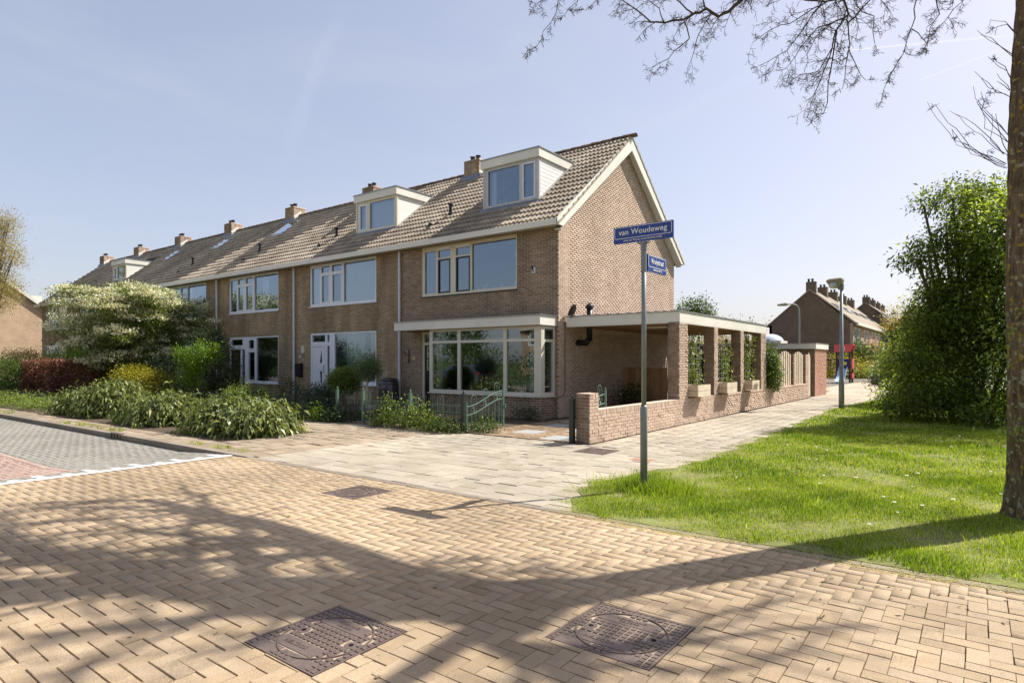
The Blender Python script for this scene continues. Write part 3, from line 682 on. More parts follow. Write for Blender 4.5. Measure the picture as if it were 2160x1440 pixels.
def dormer(parent, x0, x1, zt, zb, m_side, cells, fm, boards=True, detail=None, y0=15.7):
    ytop = EY+(zt-EZ)/KY; fz = zt-.27
    sb = MB(); pts = [(y0, roofz(y0)-.05), (EY+(fz-EZ)/KY+.1, fz), (y0, fz)]
    sb.prism(pts, x0+.03, x0+.08); sb.prism(pts, x1-.08, x1-.03); sb.box(x0+.03, x1-.03, y0+1.6, y0+1.65, zb, fz)
    dm = sb.obj('dormer', m_side, parent)
    if boards:
        z = zb+.02
        while z < fz-.02:
            z2 = min(z+.125, fz-.004); yb = EY+((z+z2)/2-EZ)/KY
            if yb > y0+.1:
                b = MB(); xx = x1-.028; b.prism([(y0+.02, z), (EY+(z-EZ)/KY+.02, z), (EY+(z2-EZ)/KY+.02, z2-.012), (y0+.02, z2-.012)], xx, xx+.018); b.obj('side_board', m_side, dm)
            z += .125
    b = MB(); b.prism([(y0-.12, fz), (ytop+.1, fz), (ytop+.1, zt), (y0-.12, zt)], x0-.05, x1+.05); b.obj('roof_box', M_FASC if boards else M_FASC, dm)
    b = MB(); b.prism([(y0-.145, zt+.002), (ytop+.2, zt+.002), (ytop+.2, zt+.035), (y0-.145, zt+.035)], x0-.075, x1+.075); b.obj('roof_trim', M_TRIM, dm)
    b = MB(); b.box(x0, x0+.07, y0-.05, y0+.02, zb, fz-.002); b.box(x1-.07, x1, y0-.05, y0+.02, zb, fz-.002); b.obj('corner_post', fm, dm)
    window(dm, 'x', x0+.071, x1-.071, zb+.02, fz-.004, y0-.03, cells, fm, name='dormer_window', sill=False)
    b = MB(); n = 34; xs = np.linspace(x0-.15, x1+.12, n)
    vs = [(x, y0-.055, zb+.03) for x in xs]+[(x, y0-.17, roofz(y0-.17)+.075) for x in xs]+[(x, y0-.36-.02*math.sin(x*42), roofz(y0-.36)+.062) for x in xs]
    b.add(vs, [(i, i+1, n+i+1, n+i) for i in range(n-1)]+[(n+i, n+i+1, 2*n+i+1, 2*n+i) for i in range(n-1)]); b.obj('lead_apron', M_LEAD, dm)
    b = MB(); b.prism([(y0-.1, roofz(y0-.1)+.03), (ytop+.3, roofz(ytop+.3)+.03), (ytop+.3, roofz(ytop+.3)+.10), (y0-.1, roofz(y0-.1)+.10)], x1-.03, x1+.12); b.obj('side_flashing', mat('pale_flashing', (.42, .40, .35), rough=.8, var=.3, nscale=9), dm)
    return dm
def vent(x, y, parent):
    z = roofz(y)+.03
    b = MB(); b.tube([(x, y, z-.05), (x, y, z+.12)], [.11, .075], 10); b.tube([(x, y, z+.12), (x, y, z+.40)], .055, 10); b.lathe((x, y, z+.38), [(.06, 0), (.095, .02), (.085, .06), (.03, .085)], 10); b.obj('roof_vent', M_BLACK, parent)
    b = MB(); b.tube([(x-.55, y-.55, roofz(y-.55)+.04), (x-.52, y-.45, roofz(y-.45)+.13), (x-.5, y-.42, roofz(y-.42)+.12)], [.05, .07, .02], 8); b.obj('roof_vent', M_BLACK, parent)
def skylight(x0, x1, y0, y1, parent):
    b = MB(); t = .05
    def q(xa, xb, ya, yb, lift): b.prism([(ya, roofz(ya)+.03), (yb, roofz(yb)+.03), (yb, roofz(yb)+lift), (ya, roofz(ya)+lift)], xa, xb)
    q(x0, x1, y0, y0+t, .12); q(x0, x1, y1-t, y1, .12); q(x0, x0+t, y0+t, y1-t, .12); q(x1-t, x1, y0+t, y1-t, .12)
    s = b.obj('roof_window', M_TRIM, parent)
    b = MB(); b.add([(x0+t, y0+t, roofz(y0+t)+.1), (x1-t, y0+t, roofz(y0+t)+.1), (x1-t, y1-t, roofz(y1-t)+.1), (x0+t, y1-t, roofz(y1-t)+.1)], [(0, 1, 2, 3)]); b.obj('pane', glass('roof_glass', tint=(.8, .86, .95), refl=3, base=.4), s)
def gable_poly(y0, y1, lift): return [(y0, 0), (y1, 0), (y1, roofz(y1)+lift), (RY, roofz(RY)+lift), (y0, roofz(y0)+lift)]
LBL = ['corner terraced house of brown brick with a bay window and lit gable end', 'olive brick terraced house with a white front door and a white panelled dormer',
       'olive brick terraced house with a dark door and roof window, third from the gable end', 'olive brick terraced house half behind the flowering hawthorn, fourth from the gable end',
       'olive brick terraced house behind the hawthorn crown, fifth from the gable end', 'terraced house with the small far white dormer above the flowering hawthorn',
       'last terraced house at the far left end of the row']
HS = []
WX = [-10.9, -17.16, -23.3, -29.35, -35.4, -41.5, -47.7]       # right edge of each front window
for h in range(7):
    x1, x0 = PW[h], PW[h+1]; wr = WX[h]; wl = wr-3.97
    H = thing('terraced_house', (x0, FY, 0), LBL[h], 'house', 'houses of the brick terrace'); HS.append(H)
    holes = [(wl, wr, 3.74, 5.37)]
    if h == 0: holes += [(-14.88, -9.7, 0, 2.585)]
    elif h == 1: holes += [(-21.11, -19.80, .12, 2.71), (-19.80, -17.16, .72, 2.71)]
    else: holes += [(wl, wl+1.45, .12, 2.69), (wl+1.45, wr, .66, 2.69)]
    b = MB(); b.holed('x', x0+.003, x1-.012 if h == 0 else x1-.003, 0, 5.55, FY+.007, FY+.30, holes)
    wall = b.obj('front_wall', M_MOR1 if h == 0 else M_MOR2, H)
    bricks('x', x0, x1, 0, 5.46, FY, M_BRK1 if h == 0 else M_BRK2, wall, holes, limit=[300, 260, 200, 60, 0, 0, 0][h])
    if h == 0:
        b = MB(); b.prism([(y, z) for y, z in gable_poly(FY+.30, BY-.012, -.16)], x1-.30, x1-.004); g = b.obj('gable_wall', M_MORG, H)
        def topf(z):
            if z < roofz(FY)-.12: return FY, BY
            dy = (roofz(RY)-.14-z)/KY; return max(FY, RY-dy), min(BY, RY+dy)
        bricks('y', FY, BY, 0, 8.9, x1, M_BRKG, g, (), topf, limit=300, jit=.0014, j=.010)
        # brick bay below the window
        b = MB(); b.box(-13.82, -9.567, 13.977, FY-.002, 0, .60); bay = b.obj('bay_wall', M_MOR1, H)
        bricks('x', -13.83, -9.56, 0, .60, 13.97, M_BRK1, bay, limit=120); bricks('y', 13.97, FY, 0, .60, -9.56, M_BRK1, bay, limit=20)
    b = MB(); b.box(x0+.003, x1-.003 if h else x1-.02, BY-.25, BY-.002, 0, 5.5); b.obj('rear_wall', brickmat('rear_brick', (.2, .13, .085), (.24, .16, .1), (.2, .16, .12)), H)
    if h == 6:
        b = MB(); b.prism(gable_poly(FY+.31, BY-.26, -.16), x0+.004, x0+.25); b.obj('gable_wall', brickmat('side_brick', (.2, .13, .085), (.24, .16, .1), (.2, .16, .12), axis='y'), H)
    # rooms behind the glass
    b = MB(); xi0, xi1 = x0+.12, x1-.32 if h == 0 else x1-.12
    b.box(xi0, xi1, 18.0, 18.1, .05, 5.4); b.box(xi0, xi0+.08, FY+.31, 17.99, .05, 5.4); b.box(xi1-.08, xi1, FY+.31, 17.99, .05, 5.4)
    b.box(xi0+.09, xi1-.09, FY+.31, 17.99, .02, .12); b.box(xi0+.09, xi1-.09, FY+.31, 17.99, 2.62, 2.85); b.box(xi0+.09, xi1-.09, FY+.31, 17.99, 5.40, 5.5)
    b.obj('room', M_INT, H)
    # roof
    xr = x1+.26 if h == 0 else x1; xl = x0-.2 if h == 6 else x0
    b = MB(); yb = 2*RY-EY
    b.prism([(EY-.1, EZ-.1), (EY-.1, EZ-.02), (RY, roofz(RY)), (yb+.1, EZ-.02), (yb+.1, EZ-.1), (RY, roofz(RY)-.12)], xl+.002, xr-.05 if h == 0 else xr-.002)
    roof = b.obj('roof', M_DECK, H)
    dmr = {0: (-13.05, -10.81), 1: (-19.55, -17.2), 5: (-43.1, -41.1)}.get(h)
    sk = {1: (-21.65, -20.75, 17.2, 18.2), 2: (-27.9, -26.9, 17.1, 18.2), 3: (-33.9, -32.95, 17.1, 18.1), 4: (-39.6, -38.7, 17.0, 18.0)}.get(h)
    skip = []
    if dmr: skip.append((dmr[0], dmr[1], 15.6, EY+(8.1-EZ)/KY))
    if sk: skip.append((sk[0]+.1, sk[1]-.1, sk[2]+.1, sk[3]-.1)); skylight(*sk, H)
    skip.append((x0-.39, x0+.39, 18.33, 19.2)); skip.append((x1-.39, x1+.39 if h else x1-.39, 18.33, 19.2))
    roof_tiles(xl, xr, roof, skip, limit=[300, 220, 150, 80, 0, 0, 0][h])
    b = MB(); nb = 40
    b.add([(xl+.002, RY, roofz(RY)+.03), (xr-.002, RY, roofz(RY)+.03), (xr-.002, yb+.1, EZ+.03), (xl+.002, yb+.1, EZ+.03)], [(0, 1, 2, 3)]); b.obj('rear_slope', M_TILE, roof)
    C = []; b = MB(); seg = 5; L2 = .42
    for k in range(seg+1):
        q = math.pi*k/seg; b.v += [(-.22, -.14*math.cos(q), .11*math.sin(q)-.02), (.24, -.115*math.cos(q), .09*math.sin(q)-.02)]
    rf = [(2*k, 2*k+1, 2*k+3, 2*k+2) for k in range(seg)]+[(0, 2, 4, 6)[:4], (0, 6, 8, 10)]
    xs = np.arange(xl+.2, xr, .4); xs = np.array([x for x in xs if abs(x-x0) > .40 and (h == 0 or abs(x-x1) > .40)])
    pieces('ridge_tile', b.v, rf, np.stack([xs, np.full(len(xs), RY), np.full(len(xs), roofz(RY)+.05)], 1), np.tile([1., 1, 1], (len(xs), 1)), M_RIDGE, roof, rot=rng.normal(0, .012, (len(xs), 3)), limit=30 if h < 4 else 0)
    # gutter, soffit, downpipe
    b = MB(); b.box(xl if h else xl, xr-.03 if h == 0 else xr, EY-.15, EY+.02, EZ-.09, EZ+.08); b.obj('gutter', M_FASC, H)
    b = MB(); b.box(xl+.003, x1-.003, EY-.10, FY-.003, EZ-.085, EZ-.06); b.obj('soffit', M_SOFF, H)
    if 0 <= h < 6:
        b = MB(); b.tube([(x0+.03, FY-.10, EZ-.08), (x0+.03, FY-.10, 2.9), (x0+.03, FY-.10, .05)], .042, 10)
        for z in (4.3, 2.3, .9): b.tube([(x0+.03, FY-.10, z), (x0+.03, FY-.10, z+.06)], .05, 10)
        b.obj('downpipe', M_PIPE, H)
    if h < 6 or True: chimney(x0+.0, H, big=h < 3)
    if h in (0, 1, 2, 3): vent([-14.6, -20.9, -26.6, -33.0][h], 15.75, H)
    if dmr:
        a, c = dmr; zt = [8.17, 8.06, 0, 0, 0, 7.8][h]; zb = roofz(15.7)+.03
        if h == 0:
            cells = [(a+.2, a+1.47, zb+.10, zt-.36), (a+1.60, c-.16, zb+.10, zt-.36, M_FRAMEW)]
            d = dormer(H, a, c, zt, zb, mat('white_boards', (.80, .80, .77), rough=.4, var=.03), cells, mat('alu_frame', (.50, .50, .49), rough=.4, var=.06))
            b = MB(); b.box(a+.03, c-.03, 17.2, 17.25, zb, zt-.3); b.obj('room', mat('blue_room', (.25, .36, .5), rough=.9, var=.05), d)
            curtain(d, a+.2, a+.42, zb+.1, zt-.36, 15.85, M_CURT)
            b = MB(); b.lathe((0, 0, 0), [(.20, -.01), (.22, 0), (.20, .012), (.185, .004)], 24, cap=True)
            o = b.obj('wall_clock', M_BLACK, d, origin=(0, 0, 0)); o.location = Vector((a+.95, 16.3, 7.05))-WL[d.name]; o.rotation_euler = (R(90), 0, 0)
            b = MB()
            for k, xx in enumerate((.42, .62, .85)): b.lathe((a+xx, 15.79, zb+.11), [(.02, 0), (.03, .03), (.012, .07), (.02, .10+.02*k), (.008, .13+.02*k)], 8)
            b.obj('sill_ornament', M_FRAMEW, d)
        else:
            w = c-a
            cells = [(a+.2, a+w*.27, zb+.12, zt-.38, M_FRAMEW), (a+w*.34, c-.16, zb+.12, zt-.36)]
            d = dormer(H, a, c, zt, zb, mat('white_panel', (.78, .77, .71), rough=.45, var=.04), cells, M_FRAMEC, boards=(h == 5))
            curtain(d, a+.1, c-.1, zb+.1, zt-.3, 15.86, M_CURT, .02, .09)
    # windows
    fm = [M_FRAMEC, M_FRAMEW, M_FRAMEW, M_FRAMEW, M_FRAMEC, M_FRAMEW, M_FRAMEW][h]; y = FY+.035
    Z0, Z1 = 3.742, 5.368
    if h == 0:
        c = [(-14.76, -14.24, 3.84, 5.22), (-14.15, -13.60, 4.98, 5.22), (-14.15, -13.60, 3.82, 4.93, M_SASHD), (-13.36, -12.76, 4.98, 5.22), (-13.36, -12.76, 3.82, 4.93, M_SASHD), (-12.68, -10.96, 3.83, 5.27)]
        w = window(H, 'x', wl, wr, Z0, Z1, y, c, fm, sill=M_BLACK, gl=M_GLASS)
        for a, q in ((-14.15, -13.60), (-13.36, -12.76)):
            b = MB(); b.box(a, q, y-.02, y-.003, 5.23, 5.31); b.obj('trickle_vent', M_FRAMEW, w)
        b = MB()
        for k, xx in enumerate((-12.55, -12.3, -12.2, -11.9, -11.6, -11.1)): b.lathe((xx, y+.16, 3.83), [(.03, 0), (.045, .04), (.03, .1+.03*(k % 3)), (.012, .12+.04*(k % 3))], 8)
        b.obj('sill_ornament', mat('ornament', (.5, .42, .3), var=.2), w)
    else:
        c = [(wl+.10, wl+.62, Z0+.1, Z1-.12), (wl+.72, wl+1.22, Z0+.1, Z1-.42, M_FRAMEW), (wl+.72, wl+1.22, Z1-.34, Z1-.1), (wl+1.38, wl+1.98, Z0+.1, Z1-.42, M_FRAMEW), (wl+1.38, wl+1.98, Z1-.34, Z1-.1), (wl+2.1, wr-.08, Z0+.08, Z1-.08)]
        w = window(H, 'x', wl, wr, Z0, Z1, y, c, fm)
    if h == 1: curtain(w, wl+2.1, wr-.05, Z0+.08, Z1, FY+.17, M_CURT); curtain(w, wl+.1, wl+.65, Z0+.08, Z1, FY+.17, M_CURT)
    if h == 2: curtain(w, wl+2.1, wl+2.6, Z0+.08, Z1, FY+.40, M_CURT); curtain(w, wl+.1, wl+.5, Z0+.08, Z1, FY+.40, M_CURTG)
    if h == 3: curtain(w, wl+.1, wl+1.9, Z0+.08, Z1, FY+.40, M_CURT)
    # ground floor
    if h == 0: continue
    if h == 1:
        window(H, 'x', -21.11, -19.80, 2.26, 2.71, y, [(-21.0, -20.17, 2.36, 2.62), (-20.05, -19.90, 2.36, 2.62)], fm, sill=False)
        d = MB(); d.holed('x', -21.11, -19.80, .10, 2.259, y, y+.07, [(-20.99, -20.14, .10, 2.18), (-20.04, -19.90, .2, 2.2)]); dr = d.obj('front_door', M_FRAMEW, H)
        b = MB(); b.box(-20.985, -20.145, y+.02, y+.06, .12, 2.175); b.box(-20.9, -20.23, y+.012, y+.019, 1.25, 1.52)
        lf = b.obj('door_leaf', M_FRAMEW, dr, bevel=.004)
        b = MB(); b.prism([(-20.42, 2.0), (-20.40, 1.55), (-20.50, 1.55)], y+.004, y+.018, 'y'); b.prism([(-20.50, 1.22), (-20.40, 1.22), (-20.40, .75), (-20.44, .75)], y+.004, y+.018, 'y'); b.obj('door_glass', M_BLACK, lf)
        b = MB(); b.tube([(-20.24, y-.03, 1.45), (-20.24, y-.03, 1.15)], .012, 8); b.box(-20.25, -20.23, y-.03, y+.02, 1.43, 1.45); b.box(-20.25, -20.23, y-.03, y+.02, 1.15, 1.17); b.obj('handle', M_TRIM, lf)
        pane(dr, 'x', -20.05, -19.89, .19, 2.21, y+.04)
        w = window(H, 'x', -19.80, -17.16, .74, 2.71, y, [(-19.58, -17.24, .86, 2.64)], fm)
        curtain(w, -19.0, -17.95, .8, 2.66, FY+.20, M_CURTG, .05, .28); curtain(w, -17.7, -17.2, .8, 2.66, FY+.20, M_CURTG, .05, .22)
        b = MB(); b.box(-21.62, -21.43, FY-.05, FY-.004, 1.93, 2.22); b.obj('doorbell_lamp', M_CREAM, H)
        b = MB(); b.prism([(-21.95, 1.5), (-21.55, 1.52), (-21.56, .98), (-21.90, 1.0)], FY-.12, FY-.004, 'y'); b.obj('letter_box', mat('dark_box', (.016, .012, .02), rough=.35, var=.1), H)
        textmesh('house_number', '36', .14, M_FRAMEW, H, (-21.72, FY-.02, 1.78), (R(90), 0, 0), .006, .003)
        b = MB(); b.box(-21.55, -21.52, FY-.03, FY-.004, 1.62, 1.70); b.obj('bell_push', M_CREAM, H)
    else:
        window(H, 'x', wl, wl+1.45, 2.2, 2.69, y, [(wl+.15, wl+1.12, 2.32, 2.58)], fm, sill=False)
        d = MB(); d.holed('x', wl, wl+1.45, .10, 2.199, y, y+.07, [(wl+.12, wl+.95, .10, 2.13), (wl+1.06, wl+1.30, .3, 2.13)]); dr = d.obj('front_door', fm, H)
        b = MB(); b.box(wl+.125, wl+.945, y+.02, y+.06, .12, 2.12); b.box(wl+.2, wl+.88, y+.01, y+.019, 1.2, 1.9); b.box(wl+.2, wl+.88, y+.01, y+.019, .3, 1.0)
        b.obj('door_leaf', mat('brown_door', (.035, .022, .014), rough=.4, var=.2, nscale=5), dr, bevel=.004)
        pane(dr, 'x', wl+1.05, wl+1.31, .29, 2.14, y+.04)
        w = window(H, 'x', wl+1.45, wr, .67, 2.69, y, [(wl+1.6, wl+2.1, .80, 2.0), (wl+1.6, wl+2.1, 2.12, 2.58, fm), (wl+2.25, wr-.08, .76, 2.62)], fm)
        if h > 2: curtain(w, wl+2.2, wr-.05, .8, 2.66, FY+.38, M_CURT, .04, .2)
# ---- corner house: canopy, bay window, door, trim
H = HS[0]
b = MB(); b.box(-15.3, -9.5, 13.80, FY-.003, 2.60, 2.86); cano = b.obj('canopy', M_FASC, H)
b = MB(); b.box(-15.33, -9.47, 13.77, FY-.003, 2.862, 2.885); b.obj('roof_trim', M_TRIM, cano)
b = MB(); b.box(-15.29, -9.51, 13.81, FY-.003, 2.585, 2.598); b.obj('soffit', M_SOFF, cano)
c = [(-13.70, -12.65, 2.235, 2.52), (-12.53, -10.88, 2.235, 2.52), (-10.76, -9.80, 2.235, 2.52), (-13.70, -12.65, .735, 2.16), (-12.53, -10.88, .735, 2.16), (-10.76, -9.80, .735, 2.16)]
w = window(H, 'x', -13.83, -9.635, .64, 2.583, 13.95, c, M_CREAM, depth=.09, gl=M_GLASSB, name='bay_window')
b = MB(); b.box(-9.634, -9.56, 13.95, 14.03, .64, 2.583); b.obj('corner_post', M_CREAM, w)
c = [(14.12, 14.52, 2.22, 2.50, M_SASHD), (14.12, 14.52, .74, 2.14)]
w2 = window(H, 'y', 14.031, 14.628, .64, 2.583, -9.56, c, M_CREAM, depth=.08, gl=M_GLASSB, name='bay_window')
b = MB(); b.box(-13.831, -13.78, 14.045, FY-.003, .64, 2.583); b.obj('side_cheek', M_CREAM, w)
b = MB(); b.box(-13.7, -9.7, 14.05, 14.62, .602, .66); b.obj('window_board', M_FRAMEW, w)
curtain(w, -13.6, -9.9, 2.16, 2.30, 14.15, M_CURT, .015, .07)
for x in (-13.55, -9.95): curtain(w, x-.12, x+.14, .75, 2.5, 14.12, M_CURT, .03, .08)
for x, s in ((-13.3, .16), (-12.3, .2), (-11.9, .14), (-11.1, .2), (-10.4, .15)):
    b = MB(); b.lathe((x, 14.3, .66), [(.05, 0), (.075, .1), (.06, .12)], 10); o = b.obj('pot_plant', M_FRAMEW, w)
    b = MB()
    for k in range(26):
        q = random.random()*6.28; l = s*random.uniform(.6, 1.4); p0 = Vector((x, 14.3, .77)); p1 = p0+Vector((math.cos(q)*l*.5, math.sin(q)*l*.3, l))
        e = Vector((-math.sin(q), math.cos(q), 0))*.018; pm = (p0+p1)/2
        b.add([p0, pm+e, p1, pm-e], [(0, 1, 2, 3)], random.random())
    b.obj('foliage', mat('indoor_leaf', [(.04, .09, .02), (.08, .15, .04)]), o, kind='stuff')
# porch door, recessed beside the bay
y = FY+.05
d = MB(); d.holed('x', -14.88, -13.84, .02, 2.583, y, y+.08, [(-14.79, -13.90, .02, 2.14), (-14.79, -13.90, 2.22, 2.50)]); dr = d.obj('front_door', M_FRAMEC, H)
pane(dr, 'x', -14.8, -13.89, 2.21, 2.51, y+.05)
b = MB(); b.box(-14.785, -13.905, y+.03, y+.075, .05, 2.135); lf = b.obj('door_leaf', mat('black_door', (.012, .013, .012), rough=.3, var=.05), dr)
for i in range(2):
    for j in range(2):
        b = MB(); a, q, r0, r1 = -14.68+i*.38, -14.36+i*.38, 1.30+j*.42, 1.66+j*.42
        b.holed('x', a, q, r0, r1, y+.018, y+.028, [(a+.02, q-.02, r0+.02, r1-.02)]); b.obj('door_light', M_FRAMEC, lf)
        pane(lf, 'x', a+.02, q-.02, r0+.02, r1-.02, y+.026)
textmesh('house_number', '38', .15, mat('brass', (.62, .52, .28), rough=.35, var=.05, metal=.3), H, (-15.23, FY-.02, 1.70), (R(90), 0, 0), .006, .004)
b = MB(); b.box(-15.475, -15.45, FY-.03, FY-.006, 1.55, 1.98)
b.tube([(-15.72, FY-.02, 1.93), (-15.60, FY-.02, 1.85), (-15.47, FY-.02, 1.78)], .008, 5); b.obj('wall_anchor', M_BLACK, H)
b = MB(); b.box(-10.32, -10.22, FY-.05, FY-.004, 4.15, 4.32); b.obj('wall_lamp', M_FRAMEW, H)
b = MB(); b.prism([(-10.335, 4.34), (-10.25, 4.17), (-10.285, 4.35)], FY-.09, FY-.052, 'y'); b.obj('lamp_shade', M_BLACK, H)
# verge: barge boards, their soffit and the edge tiles
b = MB(); w_ = .36; x = PW[0]+.24
front = [(EY-.15, EZ-.1+.02), (EY-.15, EZ+.09), (RY, roofz(RY)+.03), (RY, roofz(RY)+.03-w_/math.cos(SN)), (EY+.14, EZ-.1)]
b.prism(front, x-.03, x+.005); b.prism([(2*RY-p, q) for p, q in reversed(front)][:], x-.03, x+.005)
b.obj('barge_board', M_FASC, H)
b = MB(); sgm = [(FY-.2, roofz(FY-.2)-.26), (RY, roofz(RY)-.27), (2*RY-FY+.2, roofz(FY-.2)-.26), (2*RY-FY+.2, roofz(FY-.2)-.23), (RY, roofz(RY)-.24), (FY-.2, roofz(FY-.2)-.23)]
b.prism(sgm, PW[0]+.003, x-.032); b.obj('verge_soffit', M_FASC, H)
b = MB()
for i in range(17):
    for s in (0, 1):
        ya = EY-.12+i*.2605; yb_ = ya+.29; pts = [(ya, roofz(ya)+.005), (ya, roofz(ya)+.085), (yb_, roofz(yb_)+.05), (yb_, roofz(yb_)-.012)]
        if s: pts = [(2*RY-p, q) for p, q in pts][::-1]
        q = MB(); q.prism(pts, x+.008, x+.024); q.box(0, 0, 0, 0, 0, 0) if False else None
        q.obj('verge_tile', M_TILE, H)
# cable, flue and dish on the gable
b = MB(); b.tube([(-9.425, 14.95, 2.9), (-9.425, 14.95, .75), (-9.425, 14.85, .62), (-9.425, 14.5, .58)], .008, 5); b.obj('cable', M_BLACK, H)
fl = thing('flue_pipe', (-9.0, 16.4, 2.9), 'black flue pipe with a cap rising through the carport roof by the gable', 'flue')
b = MB(); b.tube([(-9.0, 15.6, 2.2), (-9.0, 15.6, 3.12)], .085, 12); b.lathe((-9.0, 15.6, 3.12), [(.085, 0), (.12, .03), (.12, .09), (.09, .11), (.04, .16)], 12); b.tube([(-9.4, 15.6, 2.14), (-9.1, 15.6, 2.14), (-9.0, 15.6, 2.25)], .09, 10); b.obj('pipe', M_BLACK, fl, smooth=True)
ds = thing('satellite_dish', (-9.1, 15.05, 2.9), 'small dark satellite dish edge on just above the carport roof', 'satellite dish')
b = MB(); pr = [(.02, 0), (.12, .02), (.2, .06), (.21, .07), (.2, .075), (.12, .035), (.02, .015)]; b.lathe((0, 0, 0), pr, 18)
o = b.obj('dish', M_BLACK, ds, origin=(0, 0, 0)); o.location = Vector((-9.15, 15.0, 3.0))-WL[ds.name]; o.rotation_euler = (R(70), 0, R(-30)); o.scale = (1, 1, 1)
b = MB(); b.tube([(-9.4, 15.05, 2.95), (-9.15, 15.0, 3.0)], .015, 6); b.obj('bracket', M_BLACK, ds)
# ------------------------------------------------------------------ side wall, carport, storage
M_GREEN = mat('green_iron', (.10, .17, .12), rough=.4, var=.1, nscale=9, spec=.5)
M_DGREEN = mat('dark_green_iron', (.02, .03, .024), rough=.4, var=.1, nscale=9, spec=.5)
M_WOODG = mat('weathered_wood', [(.426, .347, .246), (.538, .448, .325), (.627, .538, .403)], rough=.9, var=.2, nscale=6, bump=.4)
M_WOODB = mat('brown_wood', [(.26, .15, .07), (.34, .20, .10), (.42, .26, .13)], rough=.8, var=.2, nscale=5, bump=.3)
M_WOODD = mat('dark_wood', [(.035, .026, .02), (.05, .038, .028)], rough=.9, var=.2, nscale=5)
M_STEEL = mat('galvanised_steel', (.22, .24, .24), rough=.5, var=.14, nscale=8, metal=.35)
WXF = -6.0
W = thing('garden_wall', (WXF, 10.4, 0), 'low brick wall with upright brick coping along the side path', 'wall')
b = MB(); b.box(WXF-.30+.012, WXF-.007, 10.4+.007, 10.74, 0, .96); b.box(WXF-.21, WXF-.007, 10.74, 29.55, 0, .64)
for y0, y1 in ((24.59, 24.93), (26.83, 27.17), (28.99, 29.57)): b.box(WXF-.27, WXF-.012, y0+.01, y1-.01, .64, 1.89)
core = b.obj('wall_core', M_MORG, W)
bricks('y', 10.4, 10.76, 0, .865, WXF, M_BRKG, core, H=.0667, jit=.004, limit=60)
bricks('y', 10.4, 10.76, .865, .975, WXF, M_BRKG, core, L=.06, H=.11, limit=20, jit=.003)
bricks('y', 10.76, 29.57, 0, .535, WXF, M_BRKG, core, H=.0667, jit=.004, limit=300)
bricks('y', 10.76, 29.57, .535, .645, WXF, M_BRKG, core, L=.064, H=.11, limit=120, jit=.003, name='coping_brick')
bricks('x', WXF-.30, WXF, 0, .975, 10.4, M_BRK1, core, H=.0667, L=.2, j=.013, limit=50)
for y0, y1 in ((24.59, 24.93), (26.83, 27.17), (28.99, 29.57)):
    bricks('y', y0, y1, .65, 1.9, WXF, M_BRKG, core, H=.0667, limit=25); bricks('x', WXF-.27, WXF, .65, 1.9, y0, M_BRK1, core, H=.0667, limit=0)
b = MB(); b.box(WXF-.30, WXF-.001, 10.405, 10.76, .962, .974); b.box(WXF-.22, WXF-.001, 10.765, 29.55, .642, .646); b.obj('coping_top', M_BRKG, W)
# carport
K = thing('carport', (WXF, 14.9, 0), 'flat roofed carport on brick columns with a cream fascia beside the gable', 'carport')
b = MB(); b.box(-9.35, WXF, 14.90, 22.80, 2.60, 2.86); rf = b.obj('roof', M_FASC, K)
b = MB(); b.box(-9.37, WXF+.025, 14.87, 22.83, 2.862, 2.885); b.obj('roof_trim', M_TRIM, rf)
for k in range(24):
    b = MB(); y = 14.93+k*.327; b.box(-9.33, WXF-.02, y, y+.318, 2.575, 2.597); b.rv = .5; b.obj('ceiling_board', M_WOODB, K)
b = MB(); b.box(-9.34, WXF-.005, 14.905, 14.93, 2.57, 2.598); b.box(WXF-.02, WXF-.002, 14.935, 22.79, 2.57, 2.598); b.obj('fascia_lip', M_FASC, K)
b = MB(); b.box(-7.6, -6.9, 16.1, 16.25, 2.52, 2.573); b.obj('ceiling_lamp', M_CREAM, K)
for y0, y1 in ((14.87, 15.44), (17.43, 17.77), (19.86, 20.2), (22.13, 22.76)):
    b = MB(); b.box(WXF-.30+.012, WXF-.012, y0+.012, y1-.012, .648, 2.60); c = b.obj('brick_column', M_MORG, K)
    bricks('y', y0, y1, .65, 2.58, WXF, M_BRKG, c, H=.0667, limit=70, jit=.004); bricks('x', WXF-.30, WXF, .65, 2.58, y0, M_BRK1, c, H=.0667, L=.2, j=.012, limit=70)  # sunlit brick colour on the side, shaded one on the front
    b = MB(); b.box(WXF-.30, WXF-.29, y0, y1, .65, 2.58); b.obj('back_face', M_BRK1, c)
# planters and climbers come in the planting section
def planter(y0, y1, label):
    t = thing('wooden_planter', (WXF-.1, (y0+y1)/2, .68), label, 'planter', 'wooden planters between the carport columns')
    x0, x1 = WXF-.20, WXF+.25; L = (y1-y0)
    for z0, z1 in ((.69, .83), (.838, .985)):
        b = MB(); b.rv = .9; b.box(x1-.025, x1, y0, y1, z0, z1); b.obj('plank', M_WOODG, t)
        b = MB(); b.rv = .3; b.box(x0, x1-.027, y0+.001, y0+.025, z0, z1); b.obj('plank', M_WOODG, t)  # end plank darker than the front one, sun and shade put into plank tones
        b = MB(); b.box(x0, x1-.027, y1-.025, y1-.001, z0, z1); b.obj('plank', M_WOODG, t)
        b = MB(); b.box(x0, x0+.02, y0+.03, y1-.03, z0, z1); b.obj('plank', M_WOODG, t)
    b = MB(); b.box(x0+.03, x1-.03, y0+.03, y1-.03, .69, .95); b.obj('soil', M_SOIL, t)
planter(15.5, 16.42, 'wooden planter on the wall between the first and second carport columns')
planter(17.8, 18.70, 'wooden planter on the wall between the second and third carport columns')
planter(20.25, 21.03, 'wooden planter on the wall between the third and last carport columns')
